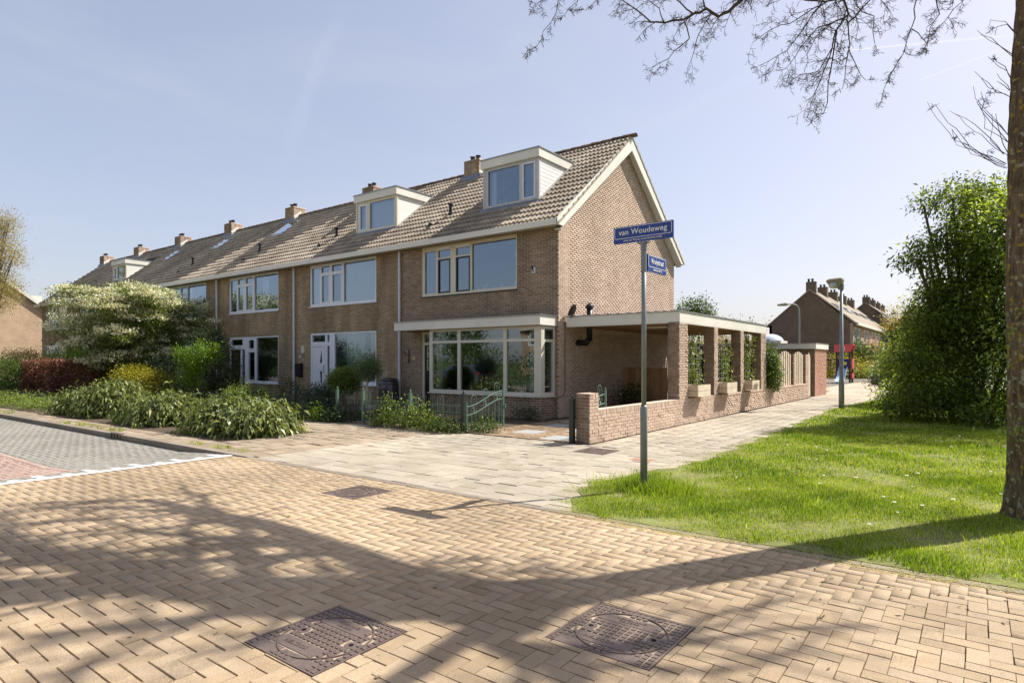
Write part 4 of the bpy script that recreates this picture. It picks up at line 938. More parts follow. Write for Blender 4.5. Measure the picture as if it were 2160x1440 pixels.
for i, (y0, y1) in enumerate(((16.0, 17.1), (18.5, 19.5), (20.6, 21.8))):
    t = thing('steel_trellis', (WXF-.28, y0, .7), 'steel rod trellis with a climber in the %s carport bay from the house corner' % ['first', 'second', 'third'][i], 'trellis', 'trellises in the carport bays')
    for k in range(9):
        b = MB(); z = .95+k*.145; b.tube([(WXF-.28, y0, z), (WXF-.28, y1, z)], .007, 5); b.obj('rod', mat('bright_rod', (.55, .56, .55), rough=.4, metal=.4, var=0), t)
    for k in range(6):
        b = MB(); y = y0+.05+k*(y1-y0-.1)/5; b.tube([(WXF-.29, y, .66), (WXF-.29, y, 2.2)], .006, 5); b.obj('rod', MATS['bright_rod'], t)
    b = MB(); b.box(WXF-.36, WXF-.31, y1-.03, y1+.07, .66, 2.3); b.obj('post', M_WOODD, t)
# pale slatted panels between the small pillars and the half open gate
def slat_panel(y0, y1, label, z0=.66, arch=.16, ht=1.83):
    t = thing('slatted_fence_panel', (WXF-.12, y0, z0), label, 'fence panel', 'arched slatted panels on the wall')
    n = int((y1-y0)/.29); w = (y1-y0)/n
    for k in range(n):
        a = y0+k*w+.05; q = (k+.5)/n; top = ht+arch*math.sin(math.pi*q)
        b = MB(); b.rv = .6+.4*random.random(); b.prism([(a, z0), (a+w-.15, z0), (a+w-.15, top-.01), ((a*2+w-.15)/2, top+.02), (a, top-.01)], WXF-.115, WXF-.085); b.obj('slat', M_WOODG, t)
    for z in (z0+.2, ht-.25):
        b = MB(); b.box(WXF-.145, WXF-.115, y0, y1, z, z+.07); b.obj('rail', M_WOODG, t)
slat_panel(22.8, 24.57, 'arched slatted fence panel half covered by a climber beside the last carport column')
slat_panel(24.95, 26.81, 'arched slatted fence panel in the middle of the three on the wall')
slat_panel(27.19, 28.97, 'arched slatted fence panel nearest the slatted gate')
g = thing('slatted_gate', (-6.05, 29.62, 0), 'tall pale slatted wooden gate standing ajar beside the brick storage', 'gate')
for k in range(6):
    b = MB(); b.rv = random.random(); a = 29.64+k*.145; x = -6.02-.02*k; h_ = 1.98-.03*k; b.box(x-.025, x, a, a+.12, .05, h_); b.obj('slat', M_WOODG, g)
for z in (.4, 1.6):
    b = MB(); b.box(-6.18, -6.15, 29.62, 30.5, z, z+.07); b.obj('rail', M_WOODG, g)
SH = thing('storage_building', (-6, 30.87, 0), 'low red brick storage with a flat cream edged roof ending the side wall', 'shed')
b = MB(); b.box(-11, -6.012, 30.882, 33.52, 0, 2.2); sw = b.obj('wall', M_MORG, SH)
bricks('y', 30.87, 33.54, 0, 2.18, WXF, M_BRKR, sw, limit=160, jit=.003); bricks('x', -11, -6, 0, 2.18, 30.87, M_BRK1, sw, holes=[(-9.3, -7.6, .9, 2.15)], limit=60)
window(SH, 'x', -9.3, -7.6, .9, 2.14, 30.80, [(-9.2, -8.52, 1.0, 2.06), (-8.4, -7.7, 1.0, 2.06)], M_FRAMEC, sill=False)
b = MB(); b.box(-11.1, -5.93, 30.75, 33.65, 2.18, 2.42); r = b.obj('roof', M_FASC, SH)
b = MB(); b.box(-11.12, -5.91, 30.73, 33.67, 2.422, 2.445); b.obj('roof_trim', M_TRIM, r)
sc = P(1654, 727, 32.5)
b = MB(); b.box(sc.x-.78, sc.x+.62, 31.3, 32.6, 2.446, 2.60); d = b.obj('dome_upstand', M_CREAM, SH)
b = MB(); b.lathe((sc.x-.08, 31.95, 2.60), [(.68, 0), (.66, .04), (.58, .16), (.42, .27), (.22, .335), (.02, .35)], 24); b.obj('dome_light', mat('milky_dome', (.62, .66, .78), rough=.12, var=.02, spec=.7), d, smooth=True)
# things stored under the carport and in the yard behind
t = thing('wooden_screen', (-8.5, 18.5, 0), 'brown vertical board screen at the back of the carport', 'screen')
for k in range(11):
    b = MB(); b.rv = random.random(); b.box(-9.35+k*.135, -9.22+k*.135, 18.5, 18.53, .02, 1.40); b.obj('board', M_WOODB, t)
for k in range(9):
    b = MB(); b.rv = .7+.3*random.random(); b.box(-7.86, -7.83, 18.54+k*.135, 18.65+k*.135, .02, 1.40); b.obj('board', M_WOODB, t)  # side boards kept to the pale tones as painted sunlight
t = thing('leaning_poles', (-8.3, 19.5, 1.2), 'pale thin poles leaning upright behind the brown board screen', 'poles')
for k in range(3):
    b = MB(); b.tube([(-8.35+k*.07, 19.2, .1), (-8.5+k*.08, 19.9, 2.05)], .02, 6); b.obj('pole', M_CREAM, t)
t = thing('red_white_cone', (-6.75, 17.0, .9), 'small white and red pointed pennant beside the first carport column', 'pennant')
b = MB(); b.prism([(-6.80, 1.42), (-6.62, 1.42), (-6.64, 1.85)], 17.0, 17.02, 'y'); b.obj('cloth', mat('pennant_cloth', (.75, .70, .66), var=.3, nscale=30), t); b = MB(); b.tube([(-6.63, 17.03, .9), (-6.63, 17.03, 1.87)], .01, 5); b.obj('pole', M_WOODD, t)
fence_b = thing('garden_screen', (-9, 27.3, 0), 'dark board screen closing the yard behind the carport', 'fence')
for k in range(46):
    b = MB(); b.rv = random.random(); x = -14.5+k*.18; b.box(x, x+.165, 27.3+.01*(k % 2), 27.33+.01*(k % 2), .0, 1.92); b.obj('board', M_WOODD, fence_b)
t = thing('garden_pergola', (-10, 24.6, 0), 'dark timber pergola behind the carport seen between the columns', 'pergola')
for x in (-11.6, -10.4, -9.2, -8.0, -6.9):
    b = MB(); b.box(x-.05, x+.05, 24.6, 24.7, 0, 2.15); b.obj('post', M_WOODD, t)
for k in range(14):
    b = MB(); x = -11.8+k*.4; b.box(x, x+.05, 24.0, 26.6, 2.2, 2.3); b.obj('rafter', M_WOODD, t)
b = MB(); b.box(-11.8, -6.6, 24.6, 24.68, 2.1, 2.197); b.obj('beam', M_WOODD, t)
# ------------------------------------------------------------------ green iron fences and gates
def hoop(mb, x, y, z0, zr, zt, w=.075, ax='x', r=.0075):
    pts = [(-w, z0), (-w, zt-w)]+[(-w*math.cos(q), zt-w+w*math.sin(q)) for q in np.linspace(0, math.pi, 7)[1:-1]]+[(w, zt-w), (w, z0)]
    mb.tube([((x+p, y, q) if ax == 'x' else (x, y+p, q)) for p, q in pts], r, 5, cap=False)
    mb.tube([(x, y, zr-.02), (x, y, zr+.10), (x, y, zr+.13), (x, y, zr+.16)], [.006, .006, .013, .001], 5)
def scroll(mb, x, y, z, s, ax='x'):
    for sg in (-1, 1):
        for sz in (-1, 1):
            pts = [(sg*s*(.15+.6*(1-k/9))*math.sin(k*.75)*.9+sg*s*.1, sz*s*(1-k/9)*math.cos(k*.75)) for k in range(9)]
            mb.tube([((x+p, y, z+q) if ax == 'x' else (x, y+p, z+q)) for p, q in pts], .0055, 4, cap=False)
def iron_panel(x0, x1, y, label, n, m, zr=.60, zl=.44, zt=.84, zb=.09):
    t = thing('iron_fence', (x0, y, 0), label, 'fence', 'green iron fence along the front gardens'); m2 = M_DGREEN
    b = MB(); b.box(x0, x1, y-.009, y+.009, zr-.008, zr+.008); b.obj('top_rail', m, t)
    b = MB(); b.box(x0, x1, y-.009, y+.009, zl-.008, zl+.008); b.obj('middle_rail', m, t)
    b = MB(); b.box(x0, x1, y-.009, y+.009, zb-.008, zb+.008); b.obj('bottom_rail', m, t)
    s = (x1-x0)/n
    for k in range(n):
        b = MB(); hoop(b, x0+(k+.5)*s, y, zb, zr, zt, .09); b.obj('hoop', m if k % 3 == 0 else m2, t)
        b = MB(); scroll(b, x0+(k+.5)*s, y, (zr+zl)/2, .065); b.obj('scroll', m, t)
        b = MB(); b.tube([(x0+(k+.5)*s, y, zb), (x0+(k+.5)*s, y, zr)], .006, 5); b.tube([(x0+k*s+.02, y, zb), (x0+k*s+.02, y, zr)], .006, 5); b.obj('bar', m2, t)
def iron_post(x, y, label, m, h=.92, w=.032, group='green iron fence posts'):
    t = thing('fence_post', (x, y, 0), label, 'fence post', group)
    b = MB(); b.box(x-w, x+w, y-w, y+w, 0, h-.09); b.obj('shaft', m, t)
    b = MB(); b.lathe((x, y, h-.09), [(w*1.2, 0), (w*1.2, .012), (.012, .02), (.026, .045), (.02, .07), (.004, .10)], 8); b.obj('finial', m, t)
iron_panel(-15.58, -13.74, 10.35, 'iron hoop fence in front of the white door garden, left length', 6, M_DGREEN)
iron_panel(-13.66, -12.68, 10.35, 'low iron garden gate with hoops between the two light green posts', 4, M_DGREEN)
iron_panel(-12.60, -10.94, 10.35, 'iron hoop fence right of the light green post, with shrubs behind', 6, M_GREEN)
iron_panel(-10.86, -9.24, 10.35, 'iron hoop fence overgrown by light green shrubs next to the open gate', 6, M_GREEN)
for x, l, m in ((-15.62, 'dark iron fence post at the far left end of the hoop fence', M_DGREEN), (-13.70, 'light green iron post left of the small garden gate', M_GREEN), (-12.64, 'light green iron post right of the small garden gate, in front of the tree pot', M_GREEN),
             (-10.90, 'slim green iron post rising out of the light green shrubs', M_GREEN), (-9.20, 'thick dark green gate post holding the open gate', M_DGREEN), (-6.36, 'dark green iron gate post against the brick pillar', M_DGREEN)):
    iron_post(x, 10.35, l, m, h=.93 if x < -9.3 else .95, w=.032 if x < -9.3 else .045)
def leaf_gate(x, y0, L, label):
    t = thing('iron_gate', (x, y0, 0), label, 'gate', 'open green iron gates of the driveway')
    def top(q): return .58+.32*(.5-.5*math.cos(math.pi*q))
    ys = np.linspace(0, 1, 11)
    for nm, o in (('top_rail', 0), ('middle_rail', -.19)):
        b = MB(); b.tube([(x+.03*q, y0+L*q, top(q)+o) for q in ys], .013, 6); b.obj(nm, M_GREEN, t)
    b = MB(); b.tube([(x, y0, .09), (x+.03, y0+L, .09)], .012, 6); b.obj('bottom_rail', M_GREEN, t)
    b = MB(); b.box(x-.015, x+.015, y0-.015, y0+.015, .07, .68); b.obj('stile', M_GREEN, t)
    b = MB(); b.box(x+.012, x+.048, y0+L-.018, y0+L+.018, .05, 1.0); b.lathe((x+.03, y0+L, 1.0), [(.02, 0), (.02, .02), (.003, .06)], 6); b.obj('stile', M_GREEN, t)
    b = MB(); b.box(x-.01, x+.07, y0+L+.02, y0+L+.06, .5, .58); b.obj('lock', M_GREEN, t)
    for k in range(3):
        q = (k+.6)/3.2; b = MB(); hoop(b, x+.03*q, y0+L*q, .1, top(q)+.0, top(q)+.23, .09, 'y', .008); b.obj('hoop', M_GREEN, t)
        b = MB(); scroll(b, x+.03*q, y0+L*q, top(q)-.095, .075, 'y'); b.obj('scroll', M_GREEN, t)
    for k in range(11):
        q = (k+.5)/11; b = MB(); b.tube([(x+.03*q, y0+L*q, .09), (x+.03*q, y0+L*q, top(q)-.19)], .0065, 5); b.obj('bar', M_GREEN, t)
leaf_gate(-9.17, 10.42, 1.30, 'open green iron gate leaf with hoops and scrolls beside the bay window')
leaf_gate(-6.40, 10.42, 1.30, 'open green iron gate leaf behind the brick pillar, only its top showing')
# rain barrel
t = thing('rain_barrel', (-15.95, 14.2, 0), 'dark brown rain barrel with metal hoops under the downpipe', 'barrel')
b = MB(); b.lathe((-15.95, 14.15, 0), [(.27, 0), (.33, .25), (.35, .5), (.33, .78), (.28, 1.02), (.25, 1.02), (.25, .98)], 24); b.obj('body', mat('barrel_brown', (.045, .030, .034), rough=.25, var=.15, spec=.6), t, smooth=True)
for z, r_ in ((.12, .303), (.36, .345), (.68, .343), (.84, .325), (.96, .301)):
    b = MB(); b.lathe((-15.95, 14.15, z), [(r_-.004, 0), (r_+.008, .004), (r_+.008, .036), (r_-.008, .04)], 24, cap=False); b.obj('hoop', mat('barrel_hoop', (.12, .11, .13), rough=.25, var=.1, metal=.5), t, smooth=True)
b = MB(); b.lathe((-15.95, 14.15, .985), [(.25, 0), (.16, .05), (.03, .07)], 20); b.obj('lid', M_BLACK, t)
# ------------------------------------------------------------------ street sign
t = thing('street_sign_post', (-3.307, 7.065, 0), 'galvanised post in the grass carrying two blue street name signs', 'sign post')
b = MB(); b.tube([(-3.307, 7.065, -.1), (-3.307, 7.065, 1.03), (-3.307, 7.065, 1.06)], [.044, .044, .033], 16); b.obj('lower_tube', M_STEEL, t, smooth=True)
b = MB(); b.tube([(-3.307, 7.065, 1.06), (-3.307, 7.065, 3.02)], .030, 16); b.obj('upper_tube', M_STEEL, t, smooth=True)
b = MB(); b.tube([(-3.307, 7.065, 2.70), (-3.307, 7.065, 2.97)], .0345, 16); b.tube([(-3.307, 7.065, 2.97), (-3.307, 7.065, 3.06)], .038, 16); b.box(-3.38, -3.23, 7.03, 7.1, 3.06, 3.075); b.obj('bracket', M_STEEL, t, smooth=False)
M_BLUE = mat('sign_blue', (.012, .045, .25), rough=.3, var=.04, spec=.5); M_SIGNW = mat('sign_white', (.78, .78, .76), rough=.35, var=.02)
def rounded(x0, x1, z0, z1, r, k=5):
    o = []
    for cx, cz, q0 in ((x1-r, z0+r, -90), (x1-r, z1-r, 0), (x0+r, z1-r, 90), (x0+r, z0+r, 180)):
        for i in range(k+1): q = R(q0+90*i/k); o.append((cx+r*math.cos(q), cz+r*math.sin(q)))
    return o
def ring_mb(x0, x1, z0, z1, r, w, d0, d1, mp):
    A = rounded(x0, x1, z0, z1, r); B = rounded(x0+w, x1-w, z0+w, z1-w, r-w); n = len(A)
    v = [mp(p, d0, q) for p, q in A]+[mp(p, d0, q) for p, q in B]+[mp(p, d1, q) for p, q in A]+[mp(p, d1, q) for p, q in B]
    m_ = MB(); m_.add(v, [(i, (i+1) % n, n+(i+1) % n, n+i) for i in range(n)]+[(i, (i+1) % n, 2*n+(i+1) % n, 2*n+i) for i in range(n)]+[(n+i, n+(i+1) % n, 3*n+(i+1) % n, 3*n+i) for i in range(n)]); return m_
def signboard(ax, c, d, wd, z0, z1, main, sub, tparent, label, msize, ssize, msx=1.):
    """ax 'x': faces -y at y=d; ax 'y': faces +x at x=d"""
    mp = (lambda a, e, z: (c+a, d+e, z)) if ax == 'x' else (lambda a, e, z: (d-e, c+a, z))
    h = wd/2; s = MB(); o = rounded(-h, h, z0, z1, .006, 2); n = len(o)
    s.add([mp(p, 0, q) for p, q in o]+[mp(p, .022, q) for p, q in o], [tuple(range(n)), tuple(range(2*n-1, n-1, -1))]+[(i, (i+1) % n, n+(i+1) % n, n+i) for i in range(n)])
    pl = s.obj('sign_plate', M_BLUE, tparent, label=label)
    zs = z0+(z1-z0)*.27
    ring_mb(-h+.012, h-.016, zs, z1-.008, .022, .0065, -.0025, .001, mp).obj('border', M_SIGNW, pl)
    rot = (R(90), 0, 0) if ax == 'x' else (R(90), 0, R(90))
    textmesh('lettering', main, msize, M_SIGNW, pl, mp(-.002, -.003, (zs+z1)/2-.001), rot, .0015, .0009, sx=msx, spacing=1.06)
    textmesh('lettering', sub, ssize, M_SIGNW, pl, mp(0, -.003, (z0+zs)/2+.002), rot, .001, .0004, sx=msx)
signboard('x', -3.305, 7.025, .79, 3.08, 3.29, 'van Woudeweg', 'Jacob van Woude, eerste leenheer in 823', t, 'blue sign reading van Woudeweg', .098, .031, .98)
signboard('y', 7.385, -3.27, .56, 2.72, 2.93, 'Virulystraat', 'Leids uitvinder 1801-1852', t, 'blue sign reading Virulystraat', .088, .030, .84)
# ------------------------------------------------------------------ street lamps
t = thing('street_lamp', (-3.712, 23.315, 0), 'street lamp with a wedge shaped head at the edge of the grass', 'street lamp')
lx, ly = -3.712, 23.315
b = MB(); b.tube([(lx, ly, 0), (lx, ly, .9), (lx, ly, 1.0), (lx, ly, 4.05)], [.088, .086, .068, .045], 14); b.obj('mast', M_STEEL, t, smooth=True)
b = MB(); b.box(lx-.10, lx+.07, ly-.07, ly+.07, 4.02, 4.22); b.obj('mast_top', M_STEEL, t, bevel=.01)
def loft(mb, rings):
    n = len(rings[0]); v = [p for r_ in rings for p in r_]
    f = [(i*n+j, i*n+(j+1) % n, (i+1)*n+(j+1) % n, (i+1)*n+j) for i in range(len(rings)-1) for j in range(n)]+[tuple(range(n-1, -1, -1)), tuple(range((len(rings)-1)*n, len(rings)*n))]
    mb.add(v, f)
def orect(cx, cy, z, a, c, dx, dz=0):
    return [(cx+p*a, cy+q*c, z+dz*p) for p, q in ((-.92, -1), (.92, -1), (1, -.6), (1, .6), (.92, 1), (-.92, 1), (-1, .6), (-1, -.6))]
M_HEAD = mat('lamp_housing', (.26, .24, .16), rough=.45, var=.12)
b = MB(); loft(b, [orect(lx-.17, ly, 4.08, .13, .14, 0), orect(lx-.19, ly, 4.30, .25, .24, 0, .01), orect(lx-.19, ly, 4.36, .25, .24, 0, .02), orect(lx-.17, ly, 4.40, .19, .18, 0, .01)]); b.obj('lamp_head', M_HEAD, t)
b = MB(); b.lathe((lx-.23, ly-.13, 4.16), [(.02, -.10), (.10, -.09), (.15, 0), (.12, .08), (.02, .1)], 16); b.obj('lamp_glass', mat('lamp_diffuser', (.50, .55, .52), rough=.15, var=.03, spec=.8), t, smooth=True)
b = MB(); b.box(lx+.06, lx+.09, ly-.02, ly+.02, 1.95, 2.1); b.obj('number_plate', mat('sticker', (.55, .45, .38), var=.3, nscale=80), t)
p = P(1686, 762, 36); t = thing('street_lamp', (p.x, p.y, 0), 'slender street lamp with a curved arm behind the storage building', 'street lamp')
q = P(1662, 762, 36)-p; q.z = 0; b = MB()
b.tube([(p.x, p.y, 0), (p.x, p.y, 4.2), *[(p.x+q.x*f, p.y+q.y*f, z) for f, z in ((.03, 4.6), (.15, 4.82), (.4, 4.92), (1.0, 4.93))]], [.075, .05, .045, .04, .035, .03], 10); b.obj('mast', M_STEEL, t, smooth=True)
e = q*1.9; b = MB(); b.tube([(p.x+q.x*.95, p.y+q.y*.95, 4.92), (p.x+q.x*1.2, p.y+q.y*1.2, 4.92), (p.x+e.x, p.y+e.y, 4.88)], [.05, .10, .06], 8); b.obj('lamp_head', M_HEAD, t)
# ------------------------------------------------------------------ terraces beyond
M_FB = brickmat('far_shaded_brick', (.16, .115, .085), (.19, .14, .10), (.14, .105, .08)); M_FBL = brickmat('far_sunlit_brick', (.36, .27, .19), (.40, .30, .21), (.3, .24, .17), axis='y')  # shaded gable and sunlit front of the same terrace painted as two brick tones
def far_row(xr, wdt, y0, n, z_e, z_r, pitch, labels, group, seed=0, ridge_lab=True):
    xl = xr-wdt; rx = xl+wdt*.5
    for k in range(n):
        a, c = y0+k*pitch, y0+(k+1)*pitch
        t = thing('terraced_house', (xr, a, 0), labels[k], 'house', group)
        holes = [(a+1.1, a+2.9, 3.2, 5.0), (a+3.6, a+5.2, 3.2, 5.0), (a+1.0, a+3.4, .7, 2.6), (a+4.2, a+5.2, .05, 2.4)]
        b = MB(); b.holed('y', a, c, 0, z_e, xr-.25, xr, holes); b.obj('front_wall', M_FBL, t)
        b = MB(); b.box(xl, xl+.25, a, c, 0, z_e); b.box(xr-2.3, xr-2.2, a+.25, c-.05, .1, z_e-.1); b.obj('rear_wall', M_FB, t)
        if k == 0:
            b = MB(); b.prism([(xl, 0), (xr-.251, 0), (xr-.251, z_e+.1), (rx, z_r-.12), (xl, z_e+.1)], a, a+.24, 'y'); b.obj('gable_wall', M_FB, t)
        b = MB(); b.prism([(xl-.3, z_e-.15), (xl-.3, z_e-.03), (rx, z_r), (xr+.35, z_e-.03), (xr+.35, z_e-.15), (rx, z_r-.11)], a-.12 if k == 0 else a, c-.01, 'y'); rf = b.obj('roof', M_TILE, t)
        sl_ = (z_r-z_e)/(xr+.35-rx); b = MB()
        for j in range(15):
            f0, f1 = j/15, (j+1)/15; xa, xb = rx+(xr+.35-rx)*f0, rx+(xr+.35-rx)*f1; za, zb_ = z_r-(z_r-z_e+.03)*f0, z_r-(z_r-z_e+.03)*f1
            b.rv = (j*.37) % 1; b.prism([(xa, za+.005), (xa, za+.03), (xb, zb_+.06), (xb, zb_+.005)], a-.12 if k == 0 else a, c-.012, 'y')
        b.obj('tile_course', M_TILE, rf, kind='stuff')
        b = MB(); b.box(xr+.30, xr+.50, a-.12 if k == 0 else a, c-.002, z_e-.2, z_e+.06); b.obj('gutter', M_FASC, t)
        for hz in holes[:3]:
            m_ = (hz[0]+hz[1])/2; window(t, 'y', *hz, xr-.04, [(hz[0]+.08, m_-.05, hz[2]+.08, hz[3]-.08), (m_+.05, hz[1]-.08, hz[2]+.08, hz[3]-.08)], M_FRAMEW)
        b = MB(); b.box(xr-.12, xr-.05, holes[3][0]+.02, holes[3][1]-.02, .05, 2.38); b.obj('front_door', [M_FRAMEW, M_WOODB, M_BLUE, M_FRAMEC, M_WOODD][k % 5], t)
        b = MB(); cz = z_r+.75; b.box(rx-.35, rx+.6, a-.005 if k == 0 else a-.35, a+.45, z_r-.7, cz); ch = b.obj('chimney', M_FB, t)
        for o in (-.1, .25):
            b = MB(); b.lathe((rx+o, a+.1, cz), [(.1, 0), (.1, .2), (.14, .22), (.13, .3)], 8); b.obj('chimney_pot', M_BLACK, ch)
        b = MB(); f0, f1 = .45, .62; xa, xb = rx+(xr-rx)*f0, rx+(xr-rx)*f1
        b.prism([(xa, z_r-sl_*(xa-rx)+.07), (xb, z_r-sl_*(xb-rx)+.07), (xb, z_r-sl_*(xb-rx)+.14), (xa, z_r-sl_*(xa-rx)+.14)], a+1.5, a+4.5, 'y'); b.obj('solar_panel', mat('solar_glass', (.16, .19, .24), rough=.1, var=.05, spec=1., coat=.5), rf)
    b = MB(); b.prism([(rx-.1, z_r+.02), (rx, z_r+.12), (rx+.1, z_r+.02)], y0+.5, y0+n*pitch-.02, 'y'); b.obj('ridge', M_RIDGE, None) if False else None
ords = ['nearest', 'second', 'third', 'fourth', 'fifth']
far_row(-10, 7.9, 69.2, 5, 5.4, 9.05, 6.05, ['%s house of the distant terrace beyond the playground%s' % (o, ', with the dark gable end' if i == 0 else '') for i, o in enumerate(ords)], 'houses of the distant terrace beyond the playground')
far_row(-9.2, 8.4, 103.5, 4, 6.6, 10.3, 6.05, ['%s house of the taller terrace farthest down the path' % o for o in ords[:4]], 'houses of the farthest terrace')
# gable house at far left
t = thing('gable_house', (-60, 8.5, 0), 'tan brick house with its sunlit gable at the far left edge behind the budding tree', 'house')
GY0, GY1, GR_, GZ, GE = 8.7, 17.2, 12.95, 9.0, 5.5
b = MB(); b.prism([(GY0, 0), (GY1, 0), (GY1, GE), (GR_, GZ-.2), (GY0, GE)], -60.25, -60); b.obj('gable_wall', brickmat('tan_side_brick', (.52, .37, .25), (.58, .42, .29), (.30, .22, .15), axis='y'), t)
b = MB(); b.box(-78, -60.26, GY0, GY0+.25, 0, GE); b.box(-78, -60.26, GY1-.25, GY1, 0, GE); b.obj('wall', M_FB, t)
b = MB(); b.prism([(GY0-.35, GE-.25), (GY0-.35, GE-.08), (GR_, GZ), (GY1+.35, GE-.08), (GY1+.35, GE-.25), (GR_, GZ-.18)], -78, -59.78); rf = b.obj('roof', M_TILE, t)
b = MB(); b.prism([(GY0-.4, GE-.33), (GY0-.4, GE-.05), (GR_, GZ+.05), (GY1+.4, GE-.05), (GY1+.4, GE-.33), (GR_, GZ-.24)], -59.775, -59.74); b.obj('barge_board', M_FASC, t)
b = MB(); b.box(-66, -62, 14.5, 17.3, 6.4, 7.0); b.obj('dormer', M_FASC, t)
# ------------------------------------------------------------------ playground
M_RED = mat('red_panel', (.56, .085, .10), rough=.4, var=.06); M_NAVY = mat('navy_panel', (.015, .02, .12), rough=.35, var=.05); M_SLIDE = mat('slide_blue', (.42, .56, .76), rough=.3, var=.05); M_MAROON = mat('maroon_post', (.045, .018, .02), rough=.5, var=.1)
def G(u, v): return P(u, v, CH*CF/(v-HZ))
o = P(1782, 762, 46.5); t = thing('playground_tower', (o.x, o.y, 0), 'play tower with a red roof, navy panel and pale blue slide', 'play tower')
ox, oy = o.x, o.y
for dx, dy in ((-.45, -.55), (.42, -.55), (-.45, .55), (.42, .55)):
    b = MB(); b.box(ox+dx-.06, ox+dx+.06, oy+dy-.06, oy+dy+.06, 0, 2.4); b.obj('post', M_MAROON, t)
b = MB(); b.prism([(ox-.60, 2.30), (ox+.45, 2.30), (ox+.68, 2.88), (ox-.60, 2.84)], oy-.72, oy-.66, 'y'); b.prism([(ox-.60, 2.30), (ox+.45, 2.30), (ox+.68, 2.88), (ox-.60, 2.84)], oy+.66, oy+.72, 'y'); b.box(ox-.59, ox+.6, oy-.655, oy+.655, 2.80, 2.835); b.obj('roof', M_RED, t)
b = MB(); b.box(ox-.40, ox+.38, oy-.5, oy+.5, 1.0, 1.06); b.obj('platform', M_WOODB, t)
b = MB(); b.box(ox-.38, ox+.36, oy-.62, oy-.58, 1.07, 1.78); b.obj('panel', M_NAVY, t)
b = MB(); b.lathe((0, 0, 0), [(.14, 0), (.14, .02)], 14); w_ = b.obj('panel_window', mat('yellow_panel', (.5, .45, .08), var=.05), t, origin=(0, 0, 0)); w_.location = Vector((ox+.1, oy-.63, 1.45))-WL[t.name]; w_.rotation_euler = (R(90), 0, 0)
for z0, z1 in ((1.05, 1.82), (.35, .72)):
    b = MB(); b.box(ox+.50, ox+.56, oy-.4, oy+.4, z0, z1); b.obj('panel', M_RED, t)
sd = MB(); pth = [(ox, oy-.65, 1.08), (ox+.0, oy-1.0, .95), (ox+.02, oy-1.9, .35), (ox+.03, oy-2.3, .16), (ox+.03, oy-2.7, .14)]
for s_ in (-.25, .25):
    for a, c in zip(pth[:-1], pth[1:]): sd.add([(a[0]+s_, a[1], a[2]), (c[0]+s_, c[1], c[2]), (c[0]+s_, c[1], c[2]+.17), (a[0]+s_, a[1], a[2]+.17)], [(0, 1, 2, 3)]); sd.add([(a[0]+s_*1.15, a[1], a[2]), (c[0]+s_*1.15, c[1], c[2]), (c[0]+s_*1.15, c[1], c[2]+.17), (a[0]+s_*1.15, a[1], a[2]+.17)], [(0, 1, 2, 3)])
for a, c in zip(pth[:-1], pth[1:]): sd.add([(a[0]-.28, a[1], a[2]), (a[0]+.28, a[1], a[2]), (c[0]+.28, c[1], c[2]), (c[0]-.28, c[1], c[2])], [(0, 1, 2, 3)])
sd.obj('slide', M_SLIDE, t)
b = MB(); b.box(ox-4.5, ox-.62, oy-.4, oy+.4, .98, 1.05); b.obj('bridge_deck', M_WOODB, t)
for k in range(16):
    for dy in (-.4, .4):
        b = MB(); x = ox-4.4+k*.24; b.tube([(x, oy+dy, 1.05), (x, oy+dy, 1.78)], .025, 5); b.obj('bar', M_MAROON, t)
for dy in (-.4, .4):
    b = MB(); b.tube([(ox-4.5, oy+dy, 1.8), (ox-.6, oy+dy, 1.72)], .035, 6); b.obj('rail', M_MAROON, t)
b = MB(); b.tube([(ox-4.4, oy-.4, 0), (ox-4.4, oy-.4, 1.8)], .06, 6); b.tube([(ox-4.4, oy+.4, 0), (ox-4.4, oy+.4, 1.8)], .06, 6); b.obj('post', M_MAROON, t)
M_GPOST = mat('green_post', (.02, .14, .06), rough=.4, var=.05)
for (u, v, l) in ((1800, 797, 'green playground post nearer the play tower'), (1829, 797, 'green playground post with a small red sign')):
    p = G(u, v); t = thing('playground_post', (p.x, p.y, 0), l, 'post'); b = MB(); b.tube([p+Vector((0, 0, 0)), p+Vector((0, 0, 1.45))], .09, 8); b.lathe((p.x, p.y, 1.45), [(.10, 0), (.11, .04), (.05, .12)], 8); b.obj('shaft', M_GPOST, t)
    if u > 1810: b = MB(); b.box(p.x+.12, p.x+.4, p.y-.02, p.y+.02, 1.1, 1.65); b.obj('sign_plate', M_RED, t)
p = G(1846, 813); t = thing('litter_bin', (p.x, p.y, 0), 'dark grey square litter bin beside the playground bench', 'litter bin')
b = MB(); b.box(p.x-.22, p.x+.22, p.y-.2, p.y+.2, .04, .62); b.obj('body', mat('bin_grey', (.055, .06, .075), rough=.4, var=.1), t, bevel=.01)
b = MB(); b.box(p.x-.22, p.x+.22, p.y-.2, p.y+.2, .76, .82); b.box(p.x-.21, p.x-.17, p.y-.19, p.y+.19, .62, .76); b.box(p.x+.17, p.x+.21, p.y-.19, p.y+.19, .62, .76); b.obj('hood', mat('bin_light', (.4, .4, .42), rough=.4, var=.1), t)
p = G(1863, 806); t = thing('park_bench', (p.x, p.y, 0), 'dark bench seen end on at the edge of the playground', 'bench')
for k in range(3):
    b = MB(); b.box(p.x-.25+k*.17, p.x-.11+k*.17, p.y-.2, p.y+1.8, .43, .47); b.obj('seat_board', M_WOODD, t)
for k in range(2):
    b = MB(); b.prism([(p.x+.28+k*.08, .56+k*.19), (p.x+.32+k*.08, .55+k*.19), (p.x+.38+k*.08, .70+k*.19), (p.x+.34+k*.08, .71+k*.19)], p.y-.2, p.y+1.8, 'y'); b.obj('back_board', M_WOODD, t)
